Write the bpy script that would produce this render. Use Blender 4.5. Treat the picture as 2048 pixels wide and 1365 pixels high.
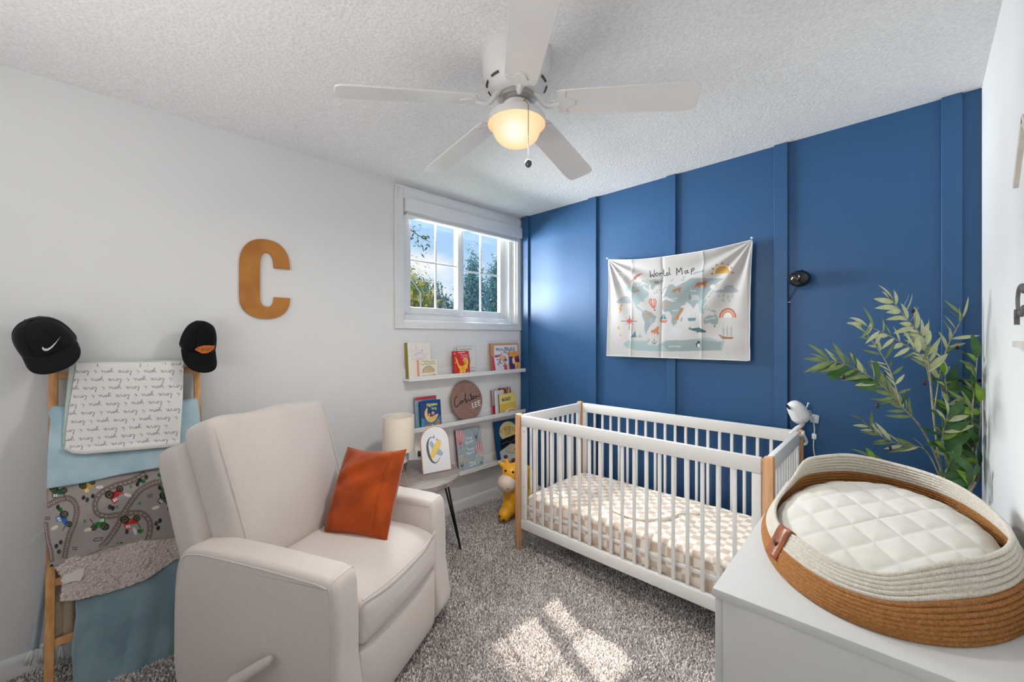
import bpy, bmesh, math, random
import numpy as np
from mathutils import Matrix, Vector
random.seed(7); RNG = np.random.default_rng(7)
SC = bpy.context.scene
COL = SC.collection
for _o in list(bpy.data.objects): bpy.data.objects.remove(_o)

# ------------------------------------------------------------------ camera, world, lights, exposure
CAM = np.array([2.572, -2.685, 1.363]); FPX = 821.0
_s = 2 ** -.5
FW = np.array([-_s, _s, 0]); RT = np.array([_s, _s, 0]); UP = np.array([0, 0, 1.])
cam = bpy.data.cameras.new('camera'); camo = bpy.data.objects.new('camera', cam); COL.objects.link(camo)
camo.location = CAM; camo.rotation_euler = (math.pi / 2, 0, math.radians(45))
cam.sensor_width = 36; cam.lens = FPX / 2048 * 36; cam.shift_y = -7.5 / 2048; cam.clip_start = .02
SC.camera = camo
SC.view_settings.view_transform = 'Standard'; SC.view_settings.look = 'None'
SC.view_settings.exposure = 0.0; SC.view_settings.gamma = 1.0; SC.view_settings.use_curve_mapping = False
SC.cycles.use_denoising = True; SC.cycles.max_bounces = 10; SC.cycles.diffuse_bounces = 5
SC.cycles.sample_clamp_indirect = 6

W = bpy.data.worlds.new('sky'); SC.world = W; W.use_nodes = True
def _nodes(nt): nt.nodes.clear(); return nt.nodes, nt.links
n, l = _nodes(W.node_tree)
wo = n.new('ShaderNodeOutputWorld'); bg = n.new('ShaderNodeBackground'); tc = n.new('ShaderNodeTexCoord')
sep = n.new('ShaderNodeSeparateXYZ'); l.new(tc.outputs['Generated'], sep.inputs[0])
rmp = n.new('ShaderNodeValToRGB'); l.new(sep.outputs['Z'], rmp.inputs[0])
rmp.color_ramp.elements[0].position = 0.02; rmp.color_ramp.elements[0].color = (.62, .80, .97, 1)
rmp.color_ramp.elements[1].position = .42; rmp.color_ramp.elements[1].color = (.24, .50, .92, 1)
noi = n.new('ShaderNodeTexNoise'); noi.inputs['Scale'].default_value = 3.6; noi.inputs['Detail'].default_value = 7; noi.inputs['Roughness'].default_value = .55
mp = n.new('ShaderNodeMapping'); mp.inputs['Location'].default_value = (3.3, 1.2, .4); mp.inputs['Scale'].default_value = (1, 1, 1.9)
l.new(tc.outputs['Generated'], mp.inputs[0]); l.new(mp.outputs[0], noi.inputs[0])
cr = n.new('ShaderNodeValToRGB'); l.new(noi.outputs[0], cr.inputs[0])
cr.color_ramp.elements[0].position = .53; cr.color_ramp.elements[1].position = .70
mx = n.new('ShaderNodeMix'); mx.data_type = 'RGBA'; l.new(cr.outputs[0], mx.inputs[0]); l.new(rmp.outputs[0], mx.inputs[6]); mx.inputs[7].default_value = (.96, .95, .96, 1)
l.new(mx.outputs[2], bg.inputs[0]); bg.inputs[1].default_value = 1.1; l.new(bg.outputs[0], wo.inputs[0])

def light(name, kind, loc, energy, color=(1, 1, 1), direction=None, **k):
    d = bpy.data.lights.new(name, kind); o = bpy.data.objects.new(name, d); COL.objects.link(o)
    o.location = loc; d.energy = energy; d.color = color
    for a, b in k.items(): setattr(d, a, b)
    if direction is not None: o.rotation_euler = Vector(direction).to_track_quat('-Z', 'Y').to_euler()
    return o
SUN_DIR = np.array([1, -.40, -1.21])
light('sun', 'SUN', (-6, 3, 8), 15.0, (1, .95, .88), SUN_DIR, angle=math.radians(.55))
# added unseen lamps: two fills behind the camera, two outside boosting the window light
light('soft_fill', 'AREA', (1.0, -3.50, 1.75), 4.0, (1, .995, .985), (.05, 1, .05), shape='RECTANGLE', size=1.1, size_y=1.6)
light('ceiling_fill', 'AREA', (1.55, -3.28, 1.25), 11.3, (1, .99, .98), (.12, .55, 1), shape='RECTANGLE', size=1.2, size_y=.6)  # added lamp aimed upwards to lift the ceiling
light('upper_window_fill', 'AREA', (-1.5, -.45, 3.05), 500, (.90, .95, 1), (1.25, -.20, -1.0), shape='RECTANGLE', size=1.6, size_y=1.2)  # added lamp above the window, strengthens the daylight coming in
light('side_window_fill', 'AREA', (-2.1, -1.55, 1.72), 590, (.95, .97, 1), (1.9, .80, .04), shape='RECTANGLE', size=2.2, size_y=1.2)  # added lamp at window height, brightens the blue and right walls
light('fan_lamp', 'AREA', (1.472, -1.560, 2.085), 12, (1, .96, .90), (0, 0, -1), shape='DISK', size=.17)

# ------------------------------------------------------------------ helpers
def ray(px, py): return FW + (px - 1024) / FPX * RT + (675 - py) / FPX * UP
def at(px, py, ax, v):
    d = ray(px, py); t = (v - CAM[ax]) / d[ax]; return CAM + t * d
def on_plane(px, py, p0, nrm):
    d = ray(px, py); t = ((np.array(p0) - CAM) @ nrm) / (d @ nrm); return CAM + t * d
def depth_at(px, py, f): return CAM + f * ray(px, py)

def srgb(r, g, b):
    c = np.array([r, g, b], float) / 255
    return tuple(np.where(c <= .04045, c / 12.92, ((c + .055) / 1.055) ** 2.4))

_MC = {}
def mat(name, color, rough=.6, bump=0., bscale=200., var=0., vscale=30., spec=.5, metal=0., sheen=0., kind='noise', stretch=(1, 1, 1), col2=None, detail=4, dist=.002, sub=0.):
    if name in _MC: return _MC[name]
    m = bpy.data.materials.new(name); m.use_nodes = True; n, l = _nodes(m.node_tree)
    o = n.new('ShaderNodeOutputMaterial'); p = n.new('ShaderNodeBsdfPrincipled'); l.new(p.outputs[0], o.inputs[0])
    p.inputs['Base Color'].default_value = (*color, 1); p.inputs['Roughness'].default_value = rough
    p.inputs['Specular IOR Level'].default_value = spec; p.inputs['Metallic'].default_value = metal
    if sheen: p.inputs['Sheen Weight'].default_value = sheen; p.inputs['Sheen Roughness'].default_value = .4
    if sub:
        p.inputs['Subsurface Weight'].default_value = sub; p.inputs['Subsurface Radius'].default_value = (.02, .02, .02)
    tc = n.new('ShaderNodeTexCoord'); mp = n.new('ShaderNodeMapping'); l.new(tc.outputs['Object'], mp.inputs[0]); mp.inputs['Scale'].default_value = stretch
    if var or col2:
        t = n.new('ShaderNodeTexNoise'); t.inputs['Scale'].default_value = vscale; t.inputs['Detail'].default_value = detail; l.new(mp.outputs[0], t.inputs[0])
        r = n.new('ShaderNodeValToRGB'); l.new(t.outputs[0], r.inputs[0])
        r.color_ramp.elements[0].position = .36; r.color_ramp.elements[1].position = .64
        c2 = col2 or tuple(min(1, c * (1 + var)) for c in color); c1 = color if col2 else tuple(c * (1 - var) for c in color)
        r.color_ramp.elements[0].color = (*c1, 1); r.color_ramp.elements[1].color = (*c2, 1); l.new(r.outputs[0], p.inputs['Base Color'])
    if bump:
        if kind == 'noise':
            t = n.new('ShaderNodeTexNoise'); t.inputs['Scale'].default_value = bscale; t.inputs['Detail'].default_value = 3; out = t.outputs[0]
        elif kind == 'voronoi':
            t = n.new('ShaderNodeTexVoronoi'); t.inputs['Scale'].default_value = bscale; out = t.outputs['Distance']
        elif kind == 'weave':
            t = n.new('ShaderNodeTexWave'); t.inputs['Scale'].default_value = bscale; t.inputs['Distortion'].default_value = 2.5; t.inputs['Detail Scale'].default_value = 3; out = t.outputs[0]
        l.new(mp.outputs[0], t.inputs[0])
        b = n.new('ShaderNodeBump'); b.inputs['Strength'].default_value = bump; b.inputs['Distance'].default_value = dist; l.new(out, b.inputs['Height']); l.new(b.outputs[0], p.inputs['Normal'])
    _MC[name] = m; return m
def print_mat(name, rough=.7, bump=0., bscale=300., dist=.001, spec=.4, sheen=0.):
    if name in _MC: return _MC[name]
    m = mat(name, (.8, .8, .8), rough, bump, bscale, spec=spec, dist=dist, sheen=sheen); nt = m.node_tree
    a = nt.nodes.new('ShaderNodeAttribute'); a.attribute_name = 'Col'
    nt.links.new(a.outputs['Color'], nt.nodes['Principled BSDF'].inputs['Base Color']); return m

WM = {}
def tag(o, label=None, cat=None, group=None, kind=None):
    if label: o['label'] = label
    if cat: o['category'] = cat
    if group: o['group'] = group
    if kind: o['kind'] = kind
    return o
def thing(name, label, cat, loc=(0, 0, 0), rotz=0., group=None, M=None):
    o = bpy.data.objects.new(name, None); COL.objects.link(o); o.empty_display_size = .05
    m = M if M is not None else Matrix.Translation(loc) @ Matrix.Rotation(rotz, 4, 'Z')
    o.matrix_world = m; WM[o] = m.copy(); return tag(o, label, cat, group)
class G:
    """collects verts, faces (local coordinates) -> one mesh object"""
    def __init__(s): s.v = []; s.f = []; s.n = 0; s.c = None
    def add(s, v, f):
        v = np.asarray(v, float).reshape(-1, 3); s.v.append(v); k = s.n
        s.f.extend([tuple(int(i) + k for i in q) for q in f]); s.n += len(v); return s
    def bm(s, bm):
        bm.verts.index_update(); s.add([x.co[:] for x in bm.verts], [[x.index for x in q.verts] for q in bm.faces]); bm.free(); return s
    def box(s, lo, hi, bev=0., seg=2, M=None):
        lo = np.minimum(lo, hi) if True else lo; hi_ = np.maximum(np.array(lo, float), np.array(hi, float)); lo_ = np.array(lo, float)
        b = bmesh.new(); bmesh.ops.create_cube(b, size=1)
        for x in b.verts: x.co = Vector((lo_ + hi_) / 2 + np.array(x.co) * (hi_ - lo_))
        if bev: bmesh.ops.bevel(b, geom=list(b.edges), offset=bev, segments=seg, profile=.5, affect='EDGES')
        if M is not None: bmesh.ops.transform(b, matrix=M, verts=b.verts)
        return s.bm(b)
    def tube(s, pts, r, n=8, closed=False, cap=True):
        P = np.array(pts, float); m = len(P); R = np.full(m, r, float) if np.isscalar(r) else np.array(r, float)
        T = np.gradient(P, axis=0) if not closed else (np.roll(P, -1, 0) - np.roll(P, 1, 0))
        T /= np.linalg.norm(T, axis=1)[:, None] + 1e-12
        a = np.array([0, 0, 1.]) if abs(T[0][2]) < .9 else np.array([1., 0, 0]); N = np.cross(T[0], a); N /= np.linalg.norm(N); V = []
        th = np.arange(n) / n * 2 * math.pi
        for i in range(m):
            N = N - T[i] * (N @ T[i]); N /= np.linalg.norm(N) + 1e-12; B = np.cross(T[i], N)
            V.append(P[i] + R[i] * (np.cos(th)[:, None] * N + np.sin(th)[:, None] * B))
        F = []; mm = m if closed else m - 1
        for i in range(mm):
            j = (i + 1) % m
            for k in range(n): F.append((i * n + k, i * n + (k + 1) % n, j * n + (k + 1) % n, j * n + k))
        if cap and not closed: F.append(tuple(range(n - 1, -1, -1))); F.append(tuple((m - 1) * n + k for k in range(n)))
        return s.add(np.concatenate(V), F)
    def lathe(s, prof, n=32, M=None, sx=1., sy=1.):
        th = np.arange(n) / n * 2 * math.pi; V = []; F = []
        for r, z in prof: V.append(np.stack([r * sx * np.cos(th), r * sy * np.sin(th), np.full(n, z)], 1))
        V = np.concatenate(V); m = len(prof)
        for i in range(m - 1):
            for k in range(n): F.append((i * n + k, i * n + (k + 1) % n, (i + 1) * n + (k + 1) % n, (i + 1) * n + k))
        if prof[0][0] > 1e-4: F.append(tuple(range(n - 1, -1, -1)))
        if prof[-1][0] > 1e-4: F.append(tuple((m - 1) * n + k for k in range(n)))
        if M is not None: V = V @ np.array(M.to_3x3()).T + np.array(M.translation)
        return s.add(V, F)
    def prism(s, poly, h0, h1, M=None, bev=0., seg=2):
        """poly in local xy, extruded along z"""
        b = bmesh.new(); vs = [b.verts.new((x, y, h0)) for x, y in poly]; f = b.faces.new(vs)
        r = bmesh.ops.extrude_face_region(b, geom=[f]); up = [x for x in r['geom'] if isinstance(x, bmesh.types.BMVert)]
        for x in up: x.co.z = h1
        bmesh.ops.recalc_face_normals(b, faces=b.faces)
        if bev:
            ed = [e for e in b.edges if len(e.link_faces) == 2 and e.link_faces[0].normal.angle(e.link_faces[1].normal, 0) > .6]
            bmesh.ops.bevel(b, geom=ed, offset=bev, segments=seg, profile=.5, affect='EDGES')
        if M is not None: bmesh.ops.transform(b, matrix=M, verts=b.verts)
        return s.bm(b)
    def grid(s, P, cu=False, cv=False):
        P = np.asarray(P, float); a, b = P.shape[:2]; F = []
        i = np.arange(a if cu else a - 1)[:, None]; j = np.arange(b if cv else b - 1)[None, :]
        i2 = (i + 1) % a; j2 = (j + 1) % b
        q = np.stack([i * b + j, i * b + j2, i2 * b + j2, i2 * b + j], -1).reshape(-1, 4)
        return s.add(P.reshape(-1, 3), q.tolist())
    def ell(s, c, r, n=20, m=12, M=None):
        P = []
        for i in range(m + 1):
            a = math.pi * i / m; P.append([(math.sin(a) * math.cos(t), math.sin(a) * math.sin(t), math.cos(a)) for t in np.arange(n) / n * 2 * math.pi])
        P = np.array(P) * np.array(r)
        if M is not None: P = P @ np.array(M.to_3x3()).T
        return s.grid(P + np.array(c), cv=True)
    def soft(s, size, r, seg=10, bulge=(0, 0, 0), M=None, fn=None):
        """rounded, slightly bulging box (upholstery)"""
        b = bmesh.new(); bmesh.ops.create_cube(b, size=2); bmesh.ops.subdivide_edges(b, edges=list(b.edges), cuts=seg, use_grid_fill=True)
        h = np.array(size) / 2
        V = np.array([x.co[:] for x in b.verts]); w = np.sign(V) * (1 - (1 - np.abs(V)) ** 1.35)
        Q = w * h; inn = np.clip(Q, -(h - r), h - r); d = Q - inn; L = np.linalg.norm(d, axis=1)[:, None]
        Q = np.where(L > 1e-9, inn + d / np.maximum(L, 1e-9) * np.minimum(r, np.max(np.abs(d), axis=1)[:, None]), Q)
        A = Q / h
        for k in range(3):
            o1, o2 = [i for i in range(3) if i != k]
            Q[:, k] += bulge[k] * A[:, k] * np.clip(1 - A[:, o1] ** 2, 0, 1) * np.clip(1 - A[:, o2] ** 2, 0, 1)
        if fn is not None: Q = fn(Q)
        for x, q in zip(b.verts, Q): x.co = q
        if M is not None: bmesh.ops.transform(b, matrix=M, verts=b.verts)
        return s.bm(b)
    def obj(s, name, m, parent=None, world=False, smooth=True, ang=35, col=None, solid=0., soff=-1., sub=0):
        me = bpy.data.meshes.new(name); V = np.concatenate(s.v) if s.v else np.zeros((0, 3))
        if world and parent is not None:
            Mi = np.array(WM[parent].inverted()); V = V @ Mi[:3, :3].T + Mi[:3, 3]
        me.from_pydata(V.tolist() if len(V) < 60000 else V, [], s.f); me.update()
        if col is not None:
            c = np.ones((len(V), 4), np.float32); c[:, :3] = np.asarray(col).reshape(-1, 3)
            a = me.color_attributes.new('Col', 'FLOAT_COLOR', 'POINT'); a.data.foreach_set('color', c.ravel())
        ms = m if isinstance(m, (list, tuple)) else [m]
        for q in ms: me.materials.append(q)
        if smooth:
            me.shade_smooth()
            if ang and ang < 180: me.set_sharp_from_angle(angle=math.radians(ang))
        o = bpy.data.objects.new(name, me); COL.objects.link(o)
        if parent is not None: o.parent = parent
        WM[o] = (WM[parent] if parent is not None else Matrix.Identity(4)).copy()
        if solid: k = o.modifiers.new('thick', 'SOLIDIFY'); k.thickness = solid; k.offset = soff
        if sub: k = o.modifiers.new('sub', 'SUBSURF'); k.levels = k.render_levels = sub
        return o
def struct(o): o['kind'] = 'structure'; return o
def dup(o, parent=None):
    c = o.copy(); COL.objects.link(c)
    if parent is not None: c.parent = parent
    return c
def catmull(P, k=8, closed=False):
    P = np.array(P, float); n = len(P); out = []
    for i in range(n if closed else n - 1):
        g = (lambda j: P[j % n]) if closed else (lambda j: P[min(max(j, 0), n - 1)])
        a, b, c, d = g(i - 1), g(i), g(i + 1), g(i + 2)
        for t in np.arange(k) / k: out.append(.5 * (2 * b + (c - a) * t + (2 * a - 5 * b + 4 * c - d) * t * t + (3 * b - a - 3 * c + d) * t ** 3))
    if not closed: out.append(P[-1])
    return np.array(out)
def resample(P, k):
    P = np.array(P, float); d = np.r_[0, np.cumsum(np.linalg.norm(np.diff(P, axis=0), axis=1))]
    t = np.linspace(0, d[-1], k); return np.stack([np.interp(t, d, P[:, i]) for i in range(P.shape[1])], 1)
def vnoise(x, y, s=1., seed=0):
    x = np.asarray(x, float) * s; y = np.asarray(y, float) * s; xi = np.floor(x).astype(int); yi = np.floor(y).astype(int); fx = x - xi; fy = y - yi
    h = lambda a, b: (np.sin((a * 127.1 + b * 311.7 + seed * 74.7)) * 43758.5453) % 1
    fx = fx * fx * (3 - 2 * fx); fy = fy * fy * (3 - 2 * fy)
    return (h(xi, yi) * (1 - fx) + h(xi + 1, yi) * fx) * (1 - fy) + (h(xi, yi + 1) * (1 - fx) + h(xi + 1, yi + 1) * fx) * fy - .5
def homog(src, dst):
    A = []; B = []
    for (x, y), (u, v) in zip(src, dst):
        A.append([x, y, 1, 0, 0, 0, -u * x, -u * y]); B.append(u); A.append([0, 0, 0, x, y, 1, -v * x, -v * y]); B.append(v)
    h = np.r_[np.linalg.solve(np.array(A, float), np.array(B, float)), 1].reshape(3, 3)
    def f(P):
        P = np.asarray(P, float).reshape(-1, 2); q = np.c_[P, np.ones(len(P))] @ h.T; return q[:, :2] / q[:, 2:]
    return f
_GL = {}
def glyphs(txt):
    if txt in _GL: return _GL[txt]
    c = bpy.data.curves.new('t', 'FONT'); c.body = txt; c.resolution_u = 3; o = bpy.data.objects.new('t', c); COL.objects.link(o)
    bpy.context.view_layer.update(); me = o.evaluated_get(bpy.context.evaluated_depsgraph_get()).to_mesh(); me.calc_loop_triangles()
    V = np.array([v.co[:2] for v in me.vertices]); T = np.array([t.vertices[:] for t in me.loop_triangles]).reshape(-1, 3)
    o.evaluated_get(bpy.context.evaluated_depsgraph_get()).to_mesh_clear(); bpy.data.objects.remove(o); bpy.data.curves.remove(c); _GL[txt] = (V, T); return V, T
class Canvas:
    """flat print, drawn as colours for the vertices of a printed sheet"""
    SS = 2
    def __init__(s, w, h, bg, T=None):
        s.w, s.h = w, h; s.W, s.H = w * s.SS, h * s.SS; s.a = np.empty((s.H, s.W, 3)); s.a[:] = srgb(*bg); s.T = T
    def poly(s, P, col, al=1.):
        P = np.asarray(P, float).reshape(-1, 2); P = s.T(P) if s.T else P
        X = P[:, 0] * s.W; Y = P[:, 1] * s.H
        x0, x1 = max(0, int(X.min()) - 1), min(s.W, int(X.max()) + 2); y0, y1 = max(0, int(Y.min()) - 1), min(s.H, int(Y.max()) + 2)
        if x1 <= x0 or y1 <= y0: return
        gx = np.arange(x0, x1)[None] + .5; gy = np.arange(y0, y1)[:, None] + .5; ins = np.zeros((y1 - y0, x1 - x0), bool)
        for i in range(len(P)):
            xa, ya, xb, yb = X[i - 1], Y[i - 1], X[i], Y[i]
            if ya == yb: continue
            ins ^= ((ya > gy) != (yb > gy)) & (gx < (xb - xa) * (gy - ya) / (yb - ya) + xa)
        c = np.array(srgb(*col)); v = s.a[y0:y1, x0:x1]; v[ins] = v[ins] * (1 - al) + c * al
    def smooth(s, P, col, al=1., k=4): s.poly(catmull(P, k, True), col, al)
    def ell(s, x, y, rx, ry, col, rot=0., al=1., a0=0., a1=360.):
        t = np.radians(np.linspace(a0, a1, 30)); c, d = math.cos(math.radians(rot)), math.sin(math.radians(rot)); ex, ey = rx * np.cos(t), ry * np.sin(t)
        s.poly(np.c_[x + ex * c - ey * d, y + ex * d + ey * c], col, al)
    def line(s, P, w, col, al=1., sm=0, closed=False):
        P = catmull(P, sm, closed) if sm else np.array(P, float)
        if closed: P = np.r_[P, P[:1]]
        for a, b in zip(P[:-1], P[1:]):
            d = b - a; L = np.hypot(*d)
            if L < 1e-9: continue
            nn = np.array([-d[1], d[0]]) / L * w / 2; e = d / L * w * .3; s.poly([a - e + nn, b + e + nn, b + e - nn, a - e - nn], col, al)
    def text(s, txt, x, y, size, col, rot=0., sx=1., flip=False, bold=0.):
        V, T = glyphs(txt); V = V * size * np.array([sx, -1 if flip else 1]); c, d = math.cos(math.radians(rot)), math.sin(math.radians(rot))
        V = np.c_[x + V[:, 0] * c - V[:, 1] * d, y + V[:, 0] * d + V[:, 1] * c]
        for t in T:
            s.poly(V[t], col)
            if bold: s.poly(V[t] + [bold, 0], col)
    def down(s): return s.a.reshape(s.h, s.SS, s.w, s.SS, 3).mean((1, 3))
    def sample(s, U, V):
        x = np.clip(np.asarray(U) * s.W - .5, 0, s.W - 1.001); y = np.clip(np.asarray(V) * s.H - .5, 0, s.H - 1.001); i = x.astype(int); j = y.astype(int); fx = (x - i)[..., None]; fy = (y - j)[..., None]
        i2 = np.minimum(i + 1, s.W - 1); j2 = np.minimum(j + 1, s.H - 1)
        return (s.a[j, i] * (1 - fx) + s.a[j, i2] * fx) * (1 - fy) + (s.a[j2, i] * (1 - fx) + s.a[j2, i2] * fx) * fy

# ------------------------------------------------------------------ materials
M_wall = mat('wall_paint', (.78, .78, .775), .75, .12, 160, spec=.3)
M_ceil = mat('ceiling_texture', (.87, .865, .86), .9, .85, 88, spec=.2, dist=.005, var=.06, vscale=110)
M_blue = mat('blue_paint', (.027, .094, .222), .42, .2, 150, spec=.35, dist=.002)
M_trim = mat('white_trim', (.80, .80, .80), .4, .03, 60)
M_white = mat('white_lacquer', (.80, .795, .785), .38, .03, 90)
M_crib = mat('crib_white', (.80, .785, .765), .4, .04, 60)
M_oak = mat('crib_wood', srgb(226, 176, 132), .5, .06, 40, col2=srgb(205, 150, 104), vscale=14, stretch=(6, 6, .5))
M_lad = mat('ladder_wood', srgb(222, 168, 112), .5, .06, 40, col2=srgb(200, 142, 86), vscale=12, stretch=(6, 6, .6))
M_chair = mat('chair_linen', srgb(209, 200, 194), .85, .28, 420, var=.05, vscale=300, sheen=.15, spec=.25, dist=.0012)
M_rust = mat('rust_suede', srgb(160, 66, 18), .8, .22, 60, var=.22, vscale=9, sheen=.25, spec=.2)
M_black = mat('black_fabric', srgb(11, 11, 16), .85, .2, 600, spec=.3, sheen=.1)
M_black2 = mat('black_twill', srgb(9, 9, 10), .9, .2, 600, spec=.25, sheen=.05)
M_bmetal = mat('black_metal', (.012, .012, .012), .4, .02, 80)
M_bplast = mat('black_plastic', (.008, .008, .009), .14, 0, spec=.6)
M_wplast = mat('white_plastic', (.80, .81, .82), .3, .02, 40)
M_fan = mat('fan_white', (.78, .76, .745), .35, .02, 60)
M_fanb = mat('fan_blade_white', (.80, .775, .76), .3, .03, 50, var=.02, vscale=8)
M_tan = mat('tan_rope', srgb(196, 136, 74), .85, .7, 190, col2=srgb(174, 112, 54), vscale=160, dist=.003, kind='weave', stretch=(1, 1, 1.6))
M_cream = mat('cream_rope', srgb(246, 239, 226), .88, .7, 190, col2=srgb(230, 219, 202), vscale=150, dist=.003, kind='weave', stretch=(1, 1, 1.6))
M_quilt = mat('quilted_cotton', srgb(214, 210, 202), .85, .12, 300, var=.03, vscale=20, spec=.2)
M_gold = mat('gold_wire', (.70, .45, .22), .3, metal=1.)
M_chain = mat('nickel_chain', (.13, .125, .12), .4, metal=1.)
M_steel = mat('brushed_steel', (.55, .54, .52), .3, metal=1.)

# ------------------------------------------------------------------ room shell
WX, YR, ZC = 2.753, -3.6, 2.44
def slab(name, lo, hi, m): return struct(G().box(lo, hi).obj(name, m, smooth=False))
M_carp = mat('carpet', srgb(150, 141, 138), .95, .5, 260, col2=srgb(180, 170, 166), vscale=130, spec=.1, dist=.004)
floor = slab('floor', (-.16, YR - .1, -.12), (WX + .1, .16, 0), M_carp)
slab('ceiling', (-.16, YR - .1, ZC), (WX + .1, .16, ZC + .1), M_ceil)
slab('wall_far', (-.16, 0, 0), (WX + .1, .16, ZC), M_blue)
slab('wall_right', (WX, YR, 0), (WX + .1, 0, ZC), M_wall)
slab('wall_rear', (0, YR - .1, 0), (WX, YR, ZC), M_wall)
OY0, OY1, OZ0, OZ1 = -1.197, -.060, 1.479, 2.335
g = G()
g.box((-.16, YR, 0), (0, OY0, ZC)); g.box((-.16, OY1, 0), (0, 0, ZC)); g.box((-.16, OY0, 0), (0, OY1, OZ0)); g.box((-.16, OY0, OZ1), (0, OY1, ZC))
struct(g.obj('wall_left', M_wall, smooth=False))
for i, (a, b) in enumerate([(.028, .105), (.738, .812), (1.362, 1.424), (1.983, 2.047), (2.632, 2.696)]):
    struct(G().box((a, -.019, .0), (b, -.0005, ZC - .001), bev=.0015, seg=1).obj('trim_%d' % (i + 1), M_blue))
def baseb(name, a, b, nrm):
    a = np.array(a, float); b = np.array(b, float); nrm = np.array(nrm, float); pr = [(0, 0), (.014, 0), (.014, .062), (.010, .074), (.005, .082), (0, .084)]
    P = np.array([[e + nrm * x + UP * z for x, z in pr] for e in (a, b)]); gg = G().grid(P, cv=True); k = len(pr)
    gg.f += [tuple(range(k)), tuple(range(2 * k - 1, k - 1, -1))]; struct(gg.obj(name, M_trim, ang=30))
baseb('baseboard_left', (.0005, YR, 0), (.0005, -.02, 0), (1, 0, 0)); baseb('baseboard_far', (.11, -.0195, 0), (WX, -.0195, 0), (0, -1, 0)); baseb('baseboard_right', (WX - .0005, -.02, 0), (WX - .0005, YR, 0), (-1, 0, 0))

# carpet pile: short bent tufts, one part of the floor
def pile():
    A, B = [], []
    gx, gy = np.meshgrid(np.arange(.02, 2.735, .0059), np.arange(-3.58, -.02, .0059)); x = gx.ravel(); y = gy.ravel(); x = x + RNG.uniform(-.004, .004, len(x)); y = y + RNG.uniform(-.004, .004, len(y))
    k = ~((x > 2.26) & (y > -1.68) & (y < -.8)); x, y = x[k], y[k]; N = len(x)
    patch = vnoise(x, y, 5, 3) + .6 * vnoise(x, y, 13, 5)
    h = .010 + .004 * RNG.random(N) + .004 * patch; a = RNG.random(N) * 2 * np.pi; lean = .003 + .007 * RNG.random(N) + .004 * np.abs(patch); w = .0021 + .0012 * RNG.random(N)
    ca, sa = np.cos(a), np.sin(a); p = RNG.random(N) * 2 * np.pi; wx, wy = np.cos(p) * w, np.sin(p) * w
    z0 = np.zeros(N); V = np.stack([np.c_[x - wx, y - wy, z0], np.c_[x + wx, y + wy, z0], np.c_[x - wx + ca * lean * .45, y - wy + sa * lean * .45, h * .7], np.c_[x + wx + ca * lean * .45, y + wy + sa * lean * .45, h * .7],
        np.c_[x + ca * lean, y + sa * lean, h]], 1).reshape(-1, 3)
    b = np.arange(N)[:, None] * 5; F = np.concatenate([b + [0, 1, 3], b + [0, 3, 2], b + [2, 3, 4]])
    me = bpy.data.meshes.new('carpet_pile'); me.vertices.add(len(V)); me.vertices.foreach_set('co', V.astype(np.float32).ravel())
    me.loops.add(F.size); me.loops.foreach_set('vertex_index', F.astype(np.int32).ravel()); me.polygons.add(len(F)); me.polygons.foreach_set('loop_start', (np.arange(len(F)) * 3).astype(np.int32))
    me.update(calc_edges=True); me.validate()
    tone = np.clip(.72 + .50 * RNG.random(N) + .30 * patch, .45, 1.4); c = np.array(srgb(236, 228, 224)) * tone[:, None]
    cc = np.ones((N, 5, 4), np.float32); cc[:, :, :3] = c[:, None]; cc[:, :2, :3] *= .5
    at_ = me.color_attributes.new('Col', 'FLOAT_COLOR', 'POINT'); at_.data.foreach_set('color', cc.ravel())
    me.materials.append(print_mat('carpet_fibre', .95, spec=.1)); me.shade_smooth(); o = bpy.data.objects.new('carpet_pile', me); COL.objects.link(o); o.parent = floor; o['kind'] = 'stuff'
pile()

# ------------------------------------------------------------------ window
win = thing('window_1', None, None, (0, (OY0 + OY1) / 2, OZ0)); win['kind'] = 'structure'
def ring(y0, y1, z0, z1, w, x0, x1, bev=.002, wb=None, wt=None):
    gg = G(); wb = wb or w; wt = wt or w
    gg.box((x0, y0, z0), (x1, y0 + w, z1), bev); gg.box((x0, y1 - w, z0), (x1, y1, z1), bev)
    gg.box((x0, y0 + w, z0), (x1, y1 - w, z0 + wb), bev); gg.box((x0, y0 + w, z1 - wt), (x1, y1 - w, z1), bev); return gg
for nm, lo, hi in [('casing', (-.001, -1.258, 1.431), (.016, OY0, 2.41)), ('casing', (-.001, OY1, 1.431), (.016, -.001, 2.41)), ('casing', (-.001, OY0, 1.431), (.016, OY1, OZ0)), ('casing', (-.001, OY0, OZ1), (.016, OY1, 2.41))]:
    G().box(lo, hi, .002).obj(nm, M_trim, win, world=True)
g = G().box((.015, -1.264, 1.425), (.022, -1.248, 2.418), .002).box((.015, -1.248, 1.425), (.022, -.001, 1.436), .002).box((.015, -1.248, 2.404), (.022, -.001, 2.418), .002); g.obj('casing_bead', M_trim, win, world=True)
ring(OY0, OY1, OZ0, OZ1, .010, -.155, -.002, 0).obj('jamb', M_trim, win, world=True)
ring(OY0 + .010, OY1 - .010, OZ0 + .010, OZ1 - .010, .036, -.150, -.045).obj('frame', M_wplast, win, world=True)
M_glass = bpy.data.materials.new('window_glass'); M_glass.use_nodes = True; n, l = _nodes(M_glass.node_tree)
o_ = n.new('ShaderNodeOutputMaterial'); a_ = n.new('ShaderNodeBsdfTransparent'); a_.inputs[0].default_value = (.97, .985, .98, 1); b_ = n.new('ShaderNodeBsdfGlossy'); b_.inputs['Roughness'].default_value = .02
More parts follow.
